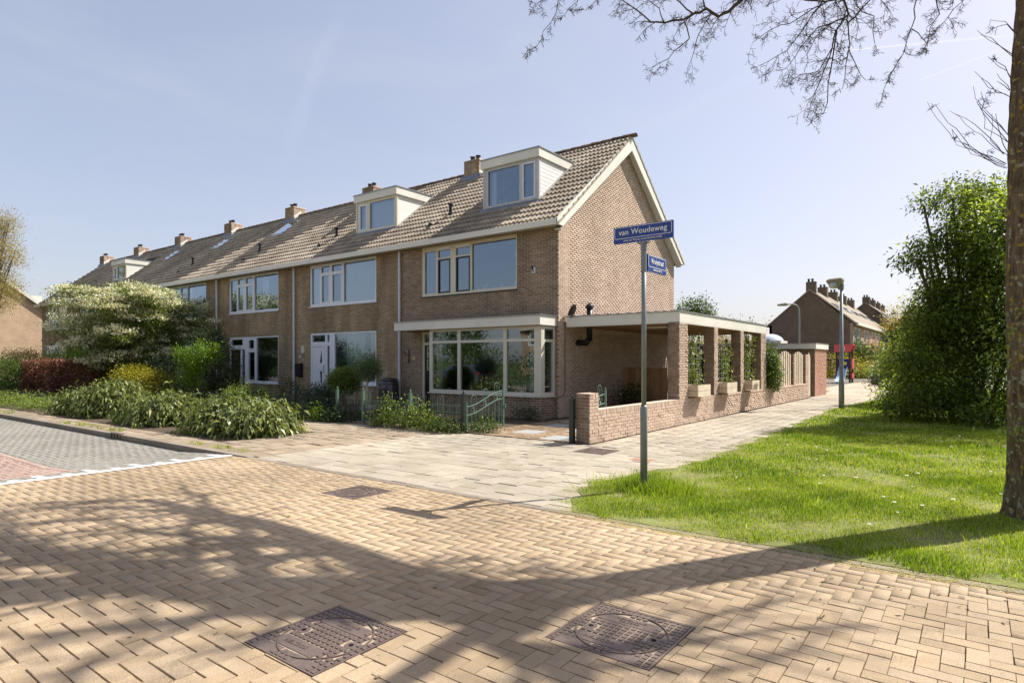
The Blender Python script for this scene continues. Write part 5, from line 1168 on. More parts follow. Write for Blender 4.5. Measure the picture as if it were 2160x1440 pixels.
for dy in (0, 1.5):
    b = MB(); b.prism([(p.x-.3, 0), (p.x-.2, 0), (p.x-.15, .42), (p.x+.3, .42), (p.x+.5, .9), (p.x+.44, .92), (p.x+.2, .5), (p.x-.25, .46)], p.y+dy, p.y+dy+.08, 'y'); b.prism([(p.x+.1, 0), (p.x+.2, 0), (p.x+.3, .42), (p.x+.2, .42)], p.y+dy+.002, p.y+dy+.078, 'y'); b.obj('leg', M_STEEL, t)
p = G(1757, 803); t = thing('picnic_bench', (p.x, p.y+6, 0), 'pale picnic bench beyond the end of the storage building', 'bench')
b = MB(); b.box(p.x-.9, p.x+.6, p.y+5.6, p.y+6.2, .72, .78); b.obj('table_top', M_WOODG, t)
for d_ in (-.7, .5):
    b = MB(); b.box(p.x-.9, p.x+.6, p.y+5.9+d_-.15, p.y+5.9+d_+.15, .42, .47); b.obj('seat', M_WOODG, t)
for d_ in (-.7, .3):
    b = MB(); b.prism([(p.y+5.2, 0), (p.y+5.3, 0), (p.y+5.8, .72), (p.y+5.7, .72)], p.x+d_, p.x+d_+.06); b.prism([(p.y+6.6, 0), (p.y+6.5, 0), (p.y+6.0, .72), (p.y+6.1, .72)], p.x+d_+.07, p.x+d_+.13); b.obj('leg', M_WOODD, t)
# yellow-leaved clipped hedge behind the bridge is planted below
# ------------------------------------------------------------------ planting
def leafmat(name, pal, tr=.35, rough=.5, var=.22, ns=2.): return mat(name, pal, rough=rough, var=var, nscale=ns, translucent=tr, spec=.35)
L_HAW = leafmat('hawthorn_leaf', [(.05, .08, .015), (.11, .16, .03), (.18, .24, .045), (.26, .32, .07)])
L_FLW = leafmat('white_blossom', [(.55, .56, .38), (.72, .71, .58), (.80, .78, .72)], tr=.3)
L_LAUR = leafmat('viburnum_leaf', [(.045, .07, .018), (.09, .125, .03), (.15, .185, .05), (.27, .30, .09), (.50, .50, .25)], tr=.28, rough=.45)
L_LIME = leafmat('lime_leaf', [(.09, .16, .012), (.14, .24, .02), (.20, .33, .03)])
L_YEL = leafmat('yellow_leaf', [(.11, .13, .015), (.24, .24, .02), (.42, .36, .03), (.14, .15, .02)])
L_BEECH = leafmat('copper_leaf', [(.06, .025, .015), (.13, .05, .03), (.22, .09, .055), (.33, .16, .10)], tr=.25)
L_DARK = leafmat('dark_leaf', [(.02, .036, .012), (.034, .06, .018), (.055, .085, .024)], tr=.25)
L_MID = leafmat('mid_leaf', [(.05, .085, .014), (.08, .13, .022), (.13, .19, .035)])
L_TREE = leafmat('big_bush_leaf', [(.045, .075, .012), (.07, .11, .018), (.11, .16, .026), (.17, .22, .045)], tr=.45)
L_GREY = leafmat('grey_green_leaf', [(.05, .08, .045), (.09, .13, .075), (.14, .18, .11)])
L_BUD = leafmat('budding_leaf', [(.30, .23, .11), (.40, .32, .15), (.28, .26, .09), (.48, .38, .20)], tr=.35)
L_PINK = leafmat('pink_blossom', [(.60, .36, .33), (.70, .48, .42), (.45, .26, .22)], tr=.3)
L_ORA = leafmat('orange_leaf', [(.30, .24, .02), (.45, .27, .03), (.20, .24, .02)])
L_FRESH = leafmat('fresh_leaf', [(.08, .13, .02), (.14, .21, .035), (.24, .30, .07), (.10, .16, .03)], tr=.4)
M_BARK2 = mat('plain_bark', (.10, .075, .05), rough=1, var=.3, nscale=12, bump=.6)
def foliage(name, blobs, n, size, m, parent, per=12, sig=1.5, droop=.2, shell=.55, zmin=.03, topbias=None, width=.45, flat=1., box=False, seed=None, rbias=0.):
    blobs = np.array(blobs, float)
    wts = (blobs[:,3]*blobs[:,4]*blobs[:,5])**(2/3); wts /= wts.sum()
    nc = max(4, n//per); bi = rng.choice(len(blobs), nc, p=wts); B = blobs[bi]
    if box:
        d = rng.uniform(-1, 1, (nc, 3)); ax = rng.integers(0, 5, nc)
        for a, (k, s) in enumerate(((0, 1), (0, -1), (1, -1), (2, 1), (1, 1))): d[ax == a, k] = s*rng.uniform(.88, 1.03, (ax == a).sum())
        c = B[:,:3]+d*B[:,3:]
    else:
        d = rng.normal(size=(nc, 3)); d /= np.linalg.norm(d, axis=1)[:, None]
        if topbias is not None:
            flip = d[:,2] < topbias; d[flip, 2] = np.abs(d[flip, 2])+topbias; d /= np.linalg.norm(d, axis=1)[:, None]
        lump = 1+.16*np.sin(d[:,0]*5+B[:,0]*3)+.13*np.sin(d[:,1]*7+B[:,1])*np.cos(d[:,2]*6)
        r = rng.uniform(shell, 1.0, nc)**.7*lump
        c = B[:,:3]+d*r[:, None]*B[:,3:]
    k = np.repeat(np.arange(nc), per); nn = len(k)
    pos = c[k]+rng.normal(0, size*sig, (nn, 3))*np.array([1, 1, flat])
    out = d[k]+rng.normal(0, .75, (nn, 3)); out[:,2] -= droop
    out /= np.linalg.norm(out, axis=1)[:, None]
    up = rng.normal(0, .5, (nn, 3)); up[:,2] += 1
    side = np.cross(out, up); side /= np.linalg.norm(side, axis=1)[:, None]+1e-9
    nor = np.cross(side, out)
    L = size*rng.uniform(.6, 1.3, nn)[:, None]; Wd = L*width*.5
    keep = pos[:,2] > zmin; pos[:,2] = np.maximum(pos[:,2], zmin)
    V = np.stack([pos, pos+out*L*.5+side*Wd+nor*L*.06, pos+out*L-np.array([0, 0, 1])*L*droop*.4, pos+out*L*.5-side*Wd+nor*L*.06], 1)[keep]
    rn = np.clip(rng.random(nc)[k]*.5+rng.random(nn)*.5+rbias, 0, 1)[keep]
    F = np.arange(len(V)*4).reshape(-1, 4)
    return npmesh(name, V.reshape(-1, 3), F, rn, m, parent, kind='stuff')
def stems(parent, base, blobs, n=7, r=.02, m=M_BARK2, name='trunk', spread=.15):
    b = MB()
    for k in range(n):
        B = blobs[k % len(blobs)]; q = Vector((B[0]+random.uniform(-.5, .5)*B[3], B[1]+random.uniform(-.5, .5)*B[4], B[2]+.2*B[5])); s = Vector(base)+Vector((random.uniform(-spread, spread), random.uniform(-spread, spread), 0))
        mid = s.lerp(q, .5)+Vector((random.uniform(-.1, .1), random.uniform(-.1, .1), 0)); b.tube([s, s.lerp(mid, .5)+Vector((.02, .03, 0)), mid, q], [r, r*.85, r*.7, r*.3], 6)
    return b.obj(name, m, parent, smooth=True)
def bush(name, base, label, cat, blobs, n, size, m, group=None, st=6, sr=.02, fol='foliage', **kw):
    t = thing(name, base, label, cat, group); stems(t, base, blobs, st, sr, name='stems'); foliage(fol, blobs, n, size, m, t, **kw); return t
# hawthorn
hr = random.Random(3); hb = []
for k in range(62):
    q = hr.random()**.85; zz = 1.3+3.45*q; mx_ = 2.75*math.sin(math.pi*min(1, .30+.70*(1-q)*.86))*(1-.12*q)
    a_ = hr.uniform(0, 6.283); rr_ = mx_*hr.uniform(.2, 1.0)**.6; hb.append((-30.9+rr_*math.cos(a_), 12.0+rr_*math.sin(a_), zz+hr.uniform(-.2, .2), hr.uniform(.7, 1.2), hr.uniform(.7, 1.1), hr.uniform(.22, .42)))
hb += [(-28.0, 13.9, 3.4, .9, .5, .15), (-33.2, 10.0, 3.6, .7, .5, .2), (-28.4, 13.6, 4.1, .8, .5, .2), (-30.9, 12.0, 4.0, 2.0, 2.0, .8), (-30.9, 12.0, 2.7, 2.6, 2.6, 1.2)]
t = thing('hawthorn_tree', (-32.2, 11.3, 0), 'spreading hawthorn tree covered in white blossom in front of the middle houses', 'tree')
stems(t, (-32.3, 11.2, 0), hb, 13, .06, spread=.5)
foliage('crown', hb, 56000, .095, L_HAW, t, per=22, sig=1.8, shell=.3, flat=.6, droop=.0); foliage('inner_crown', hb[-2:]+hb[:30], 9000, .11, L_DARK, t, per=18, sig=2.2, shell=.1)  # dark leaf colour inside stands in for shade within the crown
foliage('blossom', hb[:-1], 46000, .08, L_FLW, t, per=22, sig=1.5, shell=.85, topbias=-.15, flat=.35, droop=-.1, width=.9)
# shrubs along the kerb
for i, (lb, bl, n) in enumerate([('broad leafed shrub mound at the corner of the kerb bed, nearest the driveway paving', [(-13.3, 7.35, .16, 1.35, .80, .56), (-12.7, 7.5, .12, .8, .6, .44)], 6200),
        ('broad leafed shrub mound in the middle of the kerb bed', [(-17.0, 7.35, .14, 1.25, .75, .55)], 5600),
        ('tallest broad leafed shrub mound at the left end of the kerb bed', [(-20.6, 7.45, .22, 1.35, .8, .68), (-22.2, 7.3, .14, .9, .7, .48)], 7800)]):
    b0 = bl[0]; t = bush('kerb_shrub', (b0[0], b0[1], 0), lb, 'shrub', bl, n, .145, L_LAUR, 'broad leafed shrubs in the kerb bed', per=8, sig=.75, droop=.9, shell=.86, width=.38)
    foliage('inner_foliage', [(q[0], q[1], q[2]-.05, q[3]*.8, q[4]*.8, q[5]*.8) for q in bl], n//3, .13, L_DARK, t, per=8, sig=1.1, droop=.5, shell=.3, width=.5)  # darker leaves painted in as the shade between the outer clumps
t = bush('low_ground_cover', (-26, 7.2, 0), 'low yellow green ground cover between kerb and path at the far left', 'ground cover', [(-25.0, 7.1, .06, 1.2, .8, .22), (-27.4, 7.1, .06, 1.3, .8, .26), (-30, 7.1, .06, 1.5, .8, .22), (-33, 7.1, .06, 1.8, .8, .24)], 10000, .085, L_FRESH, per=9, shell=.6, droop=.1)
# hedges left of the hawthorn
t = bush('copper_beech_hedge', (-36, 10.9, 0), 'clipped copper coloured beech hedge beside the footpath', 'hedge', [(-33.6, 10.9, .8, 2.6, .4, .78), (-38.4, 10.9, .8, 2.4, .4, .78)], 16000, .085, L_BEECH, per=6, sig=.8, box=True, width=.75, st=16, sr=.018)
foliage('inner_foliage', [(-36, 10.95, .8, 4.7, .3, .68)], 6000, .09, L_BEECH, t, per=6, box=True, width=.8)
bush('green_hedge', (-44, 10.9, 0), 'rounded green hedge at the far left edge of the photo', 'hedge', [(-43, 10.8, .8, 2., .7, .85), (-46.5, 10.8, .85, 2.4, .8, .95)], 12000, .10, L_MID, per=8, shell=.8)
bush('yellow_bush', (-47, 12.2, 0), 'yellowish bush with reddish tips over the green hedge at the far left', 'bush', [(-46, 12.3, 1.4, 2.2, 1., .75), (-49, 12.4, 1.5, 2, 1, .8)], 6000, .11, leafmat('russet_leaf', [(.22, .18, .05), (.30, .24, .07), (.30, .12, .09)]), per=9, shell=.75)
bush('laurel_bush', (-40, 12.6, 0), 'bright green domed bush rising behind the copper hedge', 'bush', [(-40.5, 12.7, 1.2, 2.6, 1.2, 1.05), (-37.8, 12.6, 1.2, 1.4, 1, .85)], 12000, .12, L_LIME, per=9, shell=.8)
# front gardens
def gb(u, v, D, r): p = P(u, v, D); return (p.x, p.y, p.z, *r)
bush('golden_shrub', (P(300, 830, 24).x, P(300, 830, 24).y, 0), 'small golden yellow shrub in front of the shaded hawthorn trunk', 'shrub', [gb(285, 800, 24, (.75, .7, .45)), gb(335, 808, 24, (.8, .7, .4)), gb(300, 835, 24, (.6, .5, .4))], 8000, .085, L_YEL, per=9, shell=.6)
bush('lime_green_shrub', (P(415, 830, 21.5).x, P(415, 830, 21.5).y, 0), 'bright lime green shrub with upright shoots right of the hawthorn', 'shrub', [gb(412, 765, 21.5, (.45, .4, .32)), gb(402, 795, 21.5, (.35, .3, .35)), gb(385, 743, 21.5, (.38, .2, .07)), gb(445, 748, 21.5, (.35, .3, .12)), gb(420, 737, 21.5, (.15, .15, .16)), gb(455, 738, 21.5, (.14, .12, .12)), gb(395, 760, 21.5, (.3, .2, .1))], 5200, .085, L_LIME, per=7, shell=.5, droop=-.1)
bush('dark_conifer', (P(448, 830, 23.5).x, P(448, 830, 23.5).y, 0), 'dark upright conifer between the lime green shrub and the dark front door', 'conifer', [gb(440, 735, 24, (.8, .7, .75)), gb(460, 770, 23.5, (.75, .7, 1.0)), gb(435, 710, 24.5, (.35, .35, .45)), gb(455, 715, 24, (.3, .3, .4)), gb(470, 800, 23, (.6, .6, .7))], 15000, .07, L_DARK, per=10, shell=.6)
bush('dark_shrub', (P(330, 850, 26).x, P(330, 850, 26).y, 0), 'dark evergreen mass under the right side of the hawthorn crown', 'shrub', [gb(370, 790, 25, (1.6, .9, .9)), gb(300, 800, 27, (1.5, .9, .8)), gb(250, 805, 28, (1.4, .8, .7)), gb(410, 815, 22.5, (.8, .6, .55)), gb(230, 775, 29, (1., .8, .9))], 16000, .09, L_DARK, per=10, shell=.6)
for (u, v, D, r, n, s, m, l) in [
    (505, 835, 19.5, (.5, .4, .42), 2600, .07, L_FRESH, 'pale green shrub at the foot of the dark front door'),
    (535, 835, 19.8, (.5, .4, .42), 2600, .08, L_MID, 'rounded green shrub with lilac flowers below the dark window'),
    (585, 850, 18, (.55, .45, .38), 3200, .05, L_GREY, 'grey green mounded shrub left of the iron hoop fence'),
    (608, 825, 20, (.4, .4, .5), 2600, .06, L_DARK, 'dark evergreen shrub in front of the downpipe between two houses'),
    (560, 845, 19, (.35, .3, .35), 1800, .06, L_FRESH, 'small yellow green shrub between the lilac shrub and the grey green shrub'),
    (625, 870, 16.9, (.35, .3, .35), 1800, .06, L_GREY, 'grey green shrub at the dark left end post of the fence'),
    (478, 845, 20, (.8, .5, .35), 3200, .07, L_DARK, 'dark low shrub behind the kerb bed with small white flowers'),
    (668, 880, 16.6, (.28, .2, .26), 1000, .07, L_LIME, 'light green shrub behind the dark left length of iron fence'),
    (702, 890, 16.4, (.4, .2, .18), 1300, .08, L_DARK, 'grassy green plant behind the left length of iron fence'),
    (752, 888, 16.8, (.3, .2, .16), 900, .07, L_DARK, 'low dark plant behind the small garden gate'),
    (675, 832, 18.3, (.42, .4, .36), 8000, .055, L_DARK, 'dark rounded shrub in front of the white front door'),
    (812, 872, 16.0, (.25, .25, .38), 1200, .065, L_DARK, 'green shrub between the pot tree and the light green fence shrubs')]:
    p = P(u, v, D); bl = [(p.x, p.y, max(p.z, .15)-.08, *r), (p.x+.15, p.y, max(p.z-.2, .1), r[0]*.9, r[1], r[2]*.8)]
    t = bush('garden_shrub', (p.x, p.y, 0), l, 'shrub', bl, n, s, m, per=8, shell=.65)
    if 'flowers' in l: foliage('blossom', bl, 90, .06, L_FLW if 'white' in l else leafmat('lilac_blossom', [(.42, .28, .55), (.5, .38, .6)]), t, per=5, shell=.95, width=1)
p = P(727, 803, 18.1); t = thing('clipped_ball_tree', (p.x, p.y, 0), 'dark green clipped dome of a box tree on a short stem behind the small gate', 'tree')
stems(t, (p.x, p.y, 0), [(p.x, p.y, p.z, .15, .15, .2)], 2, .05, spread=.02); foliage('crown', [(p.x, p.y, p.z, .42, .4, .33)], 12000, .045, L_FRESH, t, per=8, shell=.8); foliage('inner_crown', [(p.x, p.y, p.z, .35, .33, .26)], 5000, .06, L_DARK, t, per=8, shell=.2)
p = P(776, 772, 17.4); t = thing('olive_tree', (p.x, p.y, 0), 'small potted olive tree with a round crown on a slim bare stem', 'tree')
b = MB(); b.tube([(p.x-.03, p.y, .2), (p.x-.06, p.y, .7), (p.x-.02, p.y, 1.05), (p.x, p.y, 1.35)], [.04, .035, .032, .02], 8); b.obj('trunk', mat('grey_bark', (.42, .36, .27), rough=1, var=.2, nscale=20), t, smooth=True)
foliage('crown', [(p.x, p.y, p.z-.02, .40, .38, .36), (p.x+.2, p.y, p.z-.08, .25, .2, .22)], 5200, .055, leafmat('olive_leaf', [(.051, .076, .034), (.102, .145, .068), (.153, .204, .102)]), t, per=7, shell=.3, width=.3)
b = MB(); b.lathe((p.x, p.y, 0), [(.16, 0), (.26, .28), (.28, .36), (.24, .36), (.22, .32)], 20); b.obj('pot', mat('pale_pot', (.34, .33, .30), rough=.7, var=.1), t, smooth=True)
fb = [(x, 10.25+.06*math.sin(x*5), .14+.05*math.sin(x*9), .22, .13, .22) for x in np.arange(-11.9, -10.1, .36)]+[(-11.5, 10.2, .45, .14, .1, .22), (-10.5, 10.2, .42, .2, .1, .2)]
t = bush('fence_shrub', (-11.2, 10.25, 0), 'row of light green leafy shrubs growing through the iron fence', 'shrub', fb, 2400, .075, L_FRESH, per=7, shell=.5, droop=.0, width=.6, st=14, sr=.008)
t = bush('fence_shrub', (-9.9, 10.2, 0), 'two low rounded green plants at the thick gate post', 'shrub', [(-9.75, 10.15, .04, .32, .2, .22), (-9.35, 10.2, .04, .2, .2, .18), (-8.95, 10.75, .04, .28, .25, .22)], 2600, .06, L_MID, per=7, shell=.6, width=.7, st=5, sr=.006)
bush('garden_shrub', (-9.2, 13.6, 0), 'small dark clump of grass below the bay window', 'grass clump', [(-9.9, 13.7, .08, .35, .2, .2)], 900, .09, L_DARK, per=7, width=.2, droop=-.3)
bush('potted_shrub', (-8.9, 17.6, 0), 'dark leafy pot plant in the shade of the carport in front of the boards', 'plant', [(-8.6, 17.4, .45, .35, .35, .42)], 1500, .08, L_DARK, per=7)
# climbers in the carport bays
def climber(y, label, zt, n, group='climbers on the carport trellises', side=0, w=.22):
    pts = [(WXF-.2, y+.1*math.sin(z*3), z, .12, w, .22) for z in np.arange(1.05, zt, .28)]
    t = thing('climbing_plant', (WXF-.15, y, .95), label, 'climber', group)
    b = MB(); b.tube([(WXF-.2, y+.03*math.sin(z*5), z) for z in np.arange(.93, zt+.1, .2)], .012, 5); b.obj('stem', M_BARK2, t)
    foliage('foliage', pts, n, .065, L_FRESH, t, per=6, shell=.3, width=.7, droop=.4, zmin=.9)
climber(16.35, 'leafy climber on the trellis above the first planter', 2.3, 620, w=.13)
climber(19.0, 'thin climber on the trellis above the second planter', 1.95, 420, w=.22)
climber(21.2, 'dense climber reaching the roof above the third planter', 2.5, 760, w=.16)
t = bush('wall_climber', (WXF-.1, 23.3, .66), 'dense ivy like shrub spilling over the wall right of the last carport column', 'climber', [(WXF+.0, 23.45, 1.25, .22, .55, .55), (WXF, 23.2, 1.75, .2, .4, .4), (WXF+.02, 23.6, 1.0, .22, .45, .35)], 5200, .07, L_MID, per=7, shell=.5, width=.7)
foliage('highlight_foliage', [(WXF+.05, 23.4, 1.3, .22, .55, .6)], 900, .06, L_FRESH, t, per=6, width=.7)
bush('pergola_climber', (-9, 25, 2.2), 'dry pale climber matted over the dark pergola behind the carport', 'climber', [(-10.6, 25.2, 2.25, 1.5, .9, .22), (-8.2, 25.2, 2.25, 1.5, .9, .25)], 8000, .09, leafmat('dry_leaf', [(.20, .16, .09), (.34, .28, .17), (.45, .38, .26)], tr=.3), per=8, shell=.3, zmin=1.7)
bush('yard_hedge', (-11, 26, 0), 'green hedge in the yard behind the carport', 'hedge', [(-12, 26.2, 1.0, 2, .6, 1.0)], 5000, .09, L_MID, per=8, shell=.7)
# big shrubs and tree at right
bb = [gb(2125, 530, 16.5, (1.2, 1.5, 1.2)), gb(2110, 430, 16.5, (.8, .8, .45)), gb(2090, 650, 16.5, (1.5, 1.7, 1.25)), gb(2060, 770, 16.5, (1.8, 1.7, 1.3)), gb(2075, 480, 15.8, (.7, .8, .55)), gb(1985, 800, 17.5, (1.1, 1.0, .9)), gb(2005, 710, 17.0, (1.0, 1., .9)), gb(2035, 590, 16.2, (.8, .8, .7)),
      gb(1985, 420, 15.8, (.55, .4, .16)), gb(1955, 432, 15.8, (.25, .3, .10)), gb(1990, 500, 15.6, (.5, .4, .2)), gb(1955, 545, 15.8, (.5, .4, .16)), gb(1915, 555, 15.8, (.35, .3, .12)), gb(1960, 525, 15.8, (.45, .4, .12)), gb(1975, 625, 16, (.45, .4, .2)), gb(2025, 400, 16, (.4, .4, .2)), gb(1950, 665, 16, (.35, .3, .12)), gb(2250, 600, 16.5, (2.0, 1.9, 2.4)), gb(2175, 490, 14.5, (1.4, 1.5, .9)), gb(1945, 690, 16.5, (.4, .35, .3))]
rt = random.Random(9)
for k in range(22):
    v_ = rt.uniform(400, 860); u_ = float(np.interp(v_, [400, 450, 520, 600, 660, 720, 860], [2030, 2025, 2030, 1995, 1965, 1935, 1910]))+rt.uniform(-12, 70); bb.append(gb(u_, v_, rt.uniform(15.4, 16.6), (rt.uniform(.25, .6), .4, rt.uniform(.10, .24))))
bb += [gb(1900, 845, 18.5, (.6, .6, .45)), gb(1950, 860, 17, (.9, .7, .45)), gb(2040, 870, 15.6, (1.1, .6, .4)), gb(2120, 880, 14.8, (.9, .6, .35))]
p = P(2050, 762, 17.2); t = thing('large_evergreen_tree', (p.x, p.y, 0), 'large dense dark green tree reaching the grass behind the leaning trunk', 'tree')
stems(t, (p.x, p.y, 0), bb, 14, .09, spread=.4)
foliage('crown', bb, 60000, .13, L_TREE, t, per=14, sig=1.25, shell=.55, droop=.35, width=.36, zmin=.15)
foliage('sunlit_foliage', bb, 22000, .12, leafmat('lit_leaf', [(.22, .30, .05), (.32, .41, .08), (.42, .50, .14)], tr=.55), t, per=9, sig=1.2, shell=.98, topbias=-.3, droop=.3, width=.36, zmin=.15)  # paler leaf colour on the outer crown stands in for sunlight
b2 = [gb(1930, 740, 22.5, (1.0, .9, .9)), gb(1925, 800, 22.5, (1.1, .9, .7)), gb(1960, 700, 22, (.9, .9, .7)), gb(1900, 700, 23, (.45, .5, .35)), gb(1960, 830, 21, (1.0, .8, .5))]
p = P(1935, 762, 22.5); t = thing('mixed_bush', (p.x, p.y, 0), 'dark green bush with yellow and orange new leaves left of the large evergreen', 'bush')
stems(t, (p.x, p.y, 0), b2, 8, .05, spread=.3); foliage('foliage', b2, 20000, .10, L_MID, t, per=11, shell=.6, droop=.3); foliage('new_leaves', [b2[3], gb(1915, 690, 22.8, (.6, .5, .25)), gb(1935, 780, 22, (.9, .7, .5))], 2600, .09, L_ORA, t, per=9, shell=.7, topbias=-.1)
foliage('white_flowers', [gb(1880, 830, 23.5, (.35, .3, .4))], 700, .07, L_GREY, t, per=6)
# farther planting
for (bl, n, s, m, nm, lb, cat, tr) in [
    ([gb(1815, 770, 62, (2.6, 1.6, 2.0)), gb(1812, 745, 62, (1.5, 1.2, 1.0))], 6500, .25, L_MID, 'green_bush', 'big green bush in front of the distant terrace', 'bush', 5),
    ([gb(1855, 745, 66, (2.4, 1.6, 1.0)), gb(1845, 735, 66, (1.2, 1, .7)), gb(1868, 755, 66, (1.4, 1, .8))], 4200, .2, L_PINK, 'cherry_tree', 'pink blossoming cherry tree beyond the playground', 'tree', 6),
    ([gb(1868, 785, 50, (1.2, 1, .7)), gb(1880, 770, 48, (1.0, 1, .9))], 4200, .16, L_FRESH, 'bush', 'yellow green bush beside the bench', 'bush', 5),
    ([gb(1785, 790, 60, (3.5, 1, .7)), gb(1755, 770, 58, (3., 1, .9))], 5000, .2, L_YEL, 'yellow_hedge', 'yellow flowering hedge behind the play bridge', 'hedge', 5),
    ([gb(1755, 748, 68, (3., 1, 1.3))], 3000, .22, L_GREY, 'garden_bush', 'pale green bush against the dark distant gable', 'bush', 4),
    ([gb(1835, 790, 58, (1.6, .8, .7))], 2500, .14, L_FRESH, 'low_bush', 'low pale bush behind the green playground posts', 'bush', 4),
    ([gb(1453, 660, 62, (1.0, 1.0, 1.2)), gb(1453, 680, 62, (1.0, 1., 1.2))], 2600, .24, L_MID, 'poplar_tree', 'left of the two green tree crowns over the carport roof', 'tree', 4),
    ([gb(1482, 656, 62, (.95, 1.0, 1.2)), gb(1482, 678, 62, (1.0, 1., 1.2))], 2600, .24, L_MID, 'poplar_tree', 'right of the two green tree crowns over the carport roof', 'tree', 4),
    ([gb(1550, 690, 70, (2.8, 1.5, .7)), gb(1515, 690, 70, (1.6, 1.5, .6))], 900, .3, L_GREY, 'thin_tree', 'thin pale tree tops just over the carport fascia', 'tree', 5),
    ([gb(1905, 668, 80, (2.6, 2, 2.0)), gb(1890, 690, 80, (2., 2, 2.))], 1500, .3, L_BUD, 'budding_tree', 'sparse pale tree above the far end of the distant terrace', 'tree', 8)]:
    q = bl[0]; t = bush(nm, (q[0], q[1], 0), lb, cat, bl, n, s, m, st=tr, sr=.06, per=8, shell=.5)
rr = random.Random(4)
t = thing('tree_belt', (0, 150, 0), 'distant belt of trees closing the horizon', 'trees'); t['kind'] = 'stuff'
foliage('crown', [(x, 150+30*rr.random(), 2+rr.random(), 7, 4, 3+2*rr.random()) for x in np.arange(-160, 90, 9)]+[(-130+8*rr.random(), y, 2.5, 4, 7, 3.5+rr.random()) for y in np.arange(-60, 150, 10)], 26000, .9, L_MID, t, per=10, shell=.6)
# budding tree at far left
bt = [gb(-30, 500, 40, (2.0, 2, 1.9)), gb(5, 470, 40, (1.0, 1., .9)), gb(15, 540, 40, (1.1, 1.1, 1.1)), gb(0, 600, 40, (1.4, 1.4, .9)), gb(-40, 600, 40, (2, 2, 1.5)), gb(10, 640, 40, (.8, 1, .6))]
p = P(-55, 762, 40); t = thing('budding_tree', (p.x, p.y, 0), 'tree with pale yellow opening buds at the far left edge', 'tree')
stems(t, (p.x, p.y, 0), bt, 12, .09, spread=.1); stems(t, (p.x+.3, p.y, 3.5), bt, 22, .035, name='branches', spread=.2)
foliage('crown', bt, 24000, .10, L_BUD, t, per=10, shell=.25, sig=2.0)
# ------------------------------------------------------------------ the near street tree
def bark():
    m = bpy.data.materials.new('bark'); m.use_nodes = True; nt = m.node_tree; N = nt.nodes; L = nt.links; b = N['Principled BSDF']; b.inputs['Roughness'].default_value = 1; b.inputs['Specular IOR Level'].default_value = .1
    g = N.new('ShaderNodeNewGeometry'); mp = N.new('ShaderNodeMapping'); mp.inputs['Scale'].default_value = (1, 1, .22); L.new(g.outputs['Position'], mp.inputs[0])
    n = N.new('ShaderNodeTexNoise'); n.inputs['Scale'].default_value = 26; n.inputs['Detail'].default_value = 7; n.inputs['Roughness'].default_value = .7; L.new(mp.outputs[0], n.inputs['Vector'])
    r = N.new('ShaderNodeValToRGB'); e = r.color_ramp.elements; e[0].position = .32; e[0].color = (.045, .034, .02, 1); e[1].position = .68; e[1].color = (.22, .165, .105, 1); L.new(n.outputs['Fac'], r.inputs[0])
    n2 = N.new('ShaderNodeTexNoise'); n2.inputs['Scale'].default_value = 19; n2.inputs['Detail'].default_value = 4; L.new(g.outputs['Position'], n2.inputs['Vector'])
    r2 = N.new('ShaderNodeValToRGB'); r2.color_ramp.elements[0].position = .565; r2.color_ramp.elements[1].position = .61; L.new(n2.outputs['Fac'], r2.inputs[0])
    n3 = N.new('ShaderNodeTexNoise'); n3.inputs['Scale'].default_value = 6; L.new(g.outputs['Position'], n3.inputs['Vector'])
    r3 = N.new('ShaderNodeValToRGB'); r3.color_ramp.elements[0].position = .45; r3.color_ramp.elements[0].color = (.30, .22, .04, 1); r3.color_ramp.elements[1].position = .55; r3.color_ramp.elements[1].color = (.30, .30, .22, 1); L.new(n3.outputs['Fac'], r3.inputs[0])
    mx = N.new('ShaderNodeMix'); mx.data_type = 'RGBA'; L.new(r2.outputs[0], mx.inputs[0]); L.new(r.outputs[0], mx.inputs[6]); L.new(r3.outputs[0], mx.inputs[7]); L.new(mx.outputs[2], b.inputs['Base Color'])
    bp = N.new('ShaderNodeBump'); bp.inputs['Distance'].default_value = .02; bp.inputs['Strength'].default_value = .8; L.new(n.outputs['Fac'], bp.inputs['Height']); L.new(bp.outputs[0], b.inputs['Normal']); return m
M_BARK = bark()
M_TWIG = mat('twig_bark', (.085, .062, .042), rough=.9, var=.25, nscale=8)
c0 = P(2192, 762, 6.3); T = thing('street_tree', (c0.x, c0.y, 0), 'bare branched street tree with a lichen spotted trunk at the right edge', 'tree')
def ctr(z):
    u = np.interp(z, [0, .4, 2.3, 3.85, 5.3, 7.5], [2203, 2196, 2186, 2191, 2207, 2226]); p = P(u, 762, 6.3); return Vector((p.x, p.y, z))
zs = np.concatenate([np.linspace(-.05, .6, 12), np.linspace(.68, 7.0, 70)]); K = 64; V = []
for z in zs:
    c = ctr(max(z, 0)); rb = float(np.interp(z, [-.05, .1, .3, .7, 2, 5, 7], [.33, .295, .27, .26, .25, .225, .21]))
    for k in range(K):
        q = 2*math.pi*k/K; ph = .9*math.sin(z*1.7+2*q)+.6*math.sin(z*4.1+q)
        rd = .010*abs(math.sin(q*9+ph))+.006*math.sin(q*21+ph*2+z*3)+.004*math.sin(z*23+q*5)+.012*math.sin(q*3+z*.9)
        fl = max(0, .5-z)*.10*max(0, math.sin(q*4+1)); r_ = rb+rd+fl; V.append((c.x+r_*math.cos(q), c.y+r_*math.sin(q), z))
V = np.array(V); F = np.array([(i*K+j, i*K+(j+1) % K, (i+1)*K+(j+1) % K, (i+1)*K+j) for i in range(len(zs)-1) for j in range(K)])
trunk = npmesh('trunk', V, F, np.full(len(F), .5), M_BARK, T, smooth=True)
LB, TW = MB(), MB()
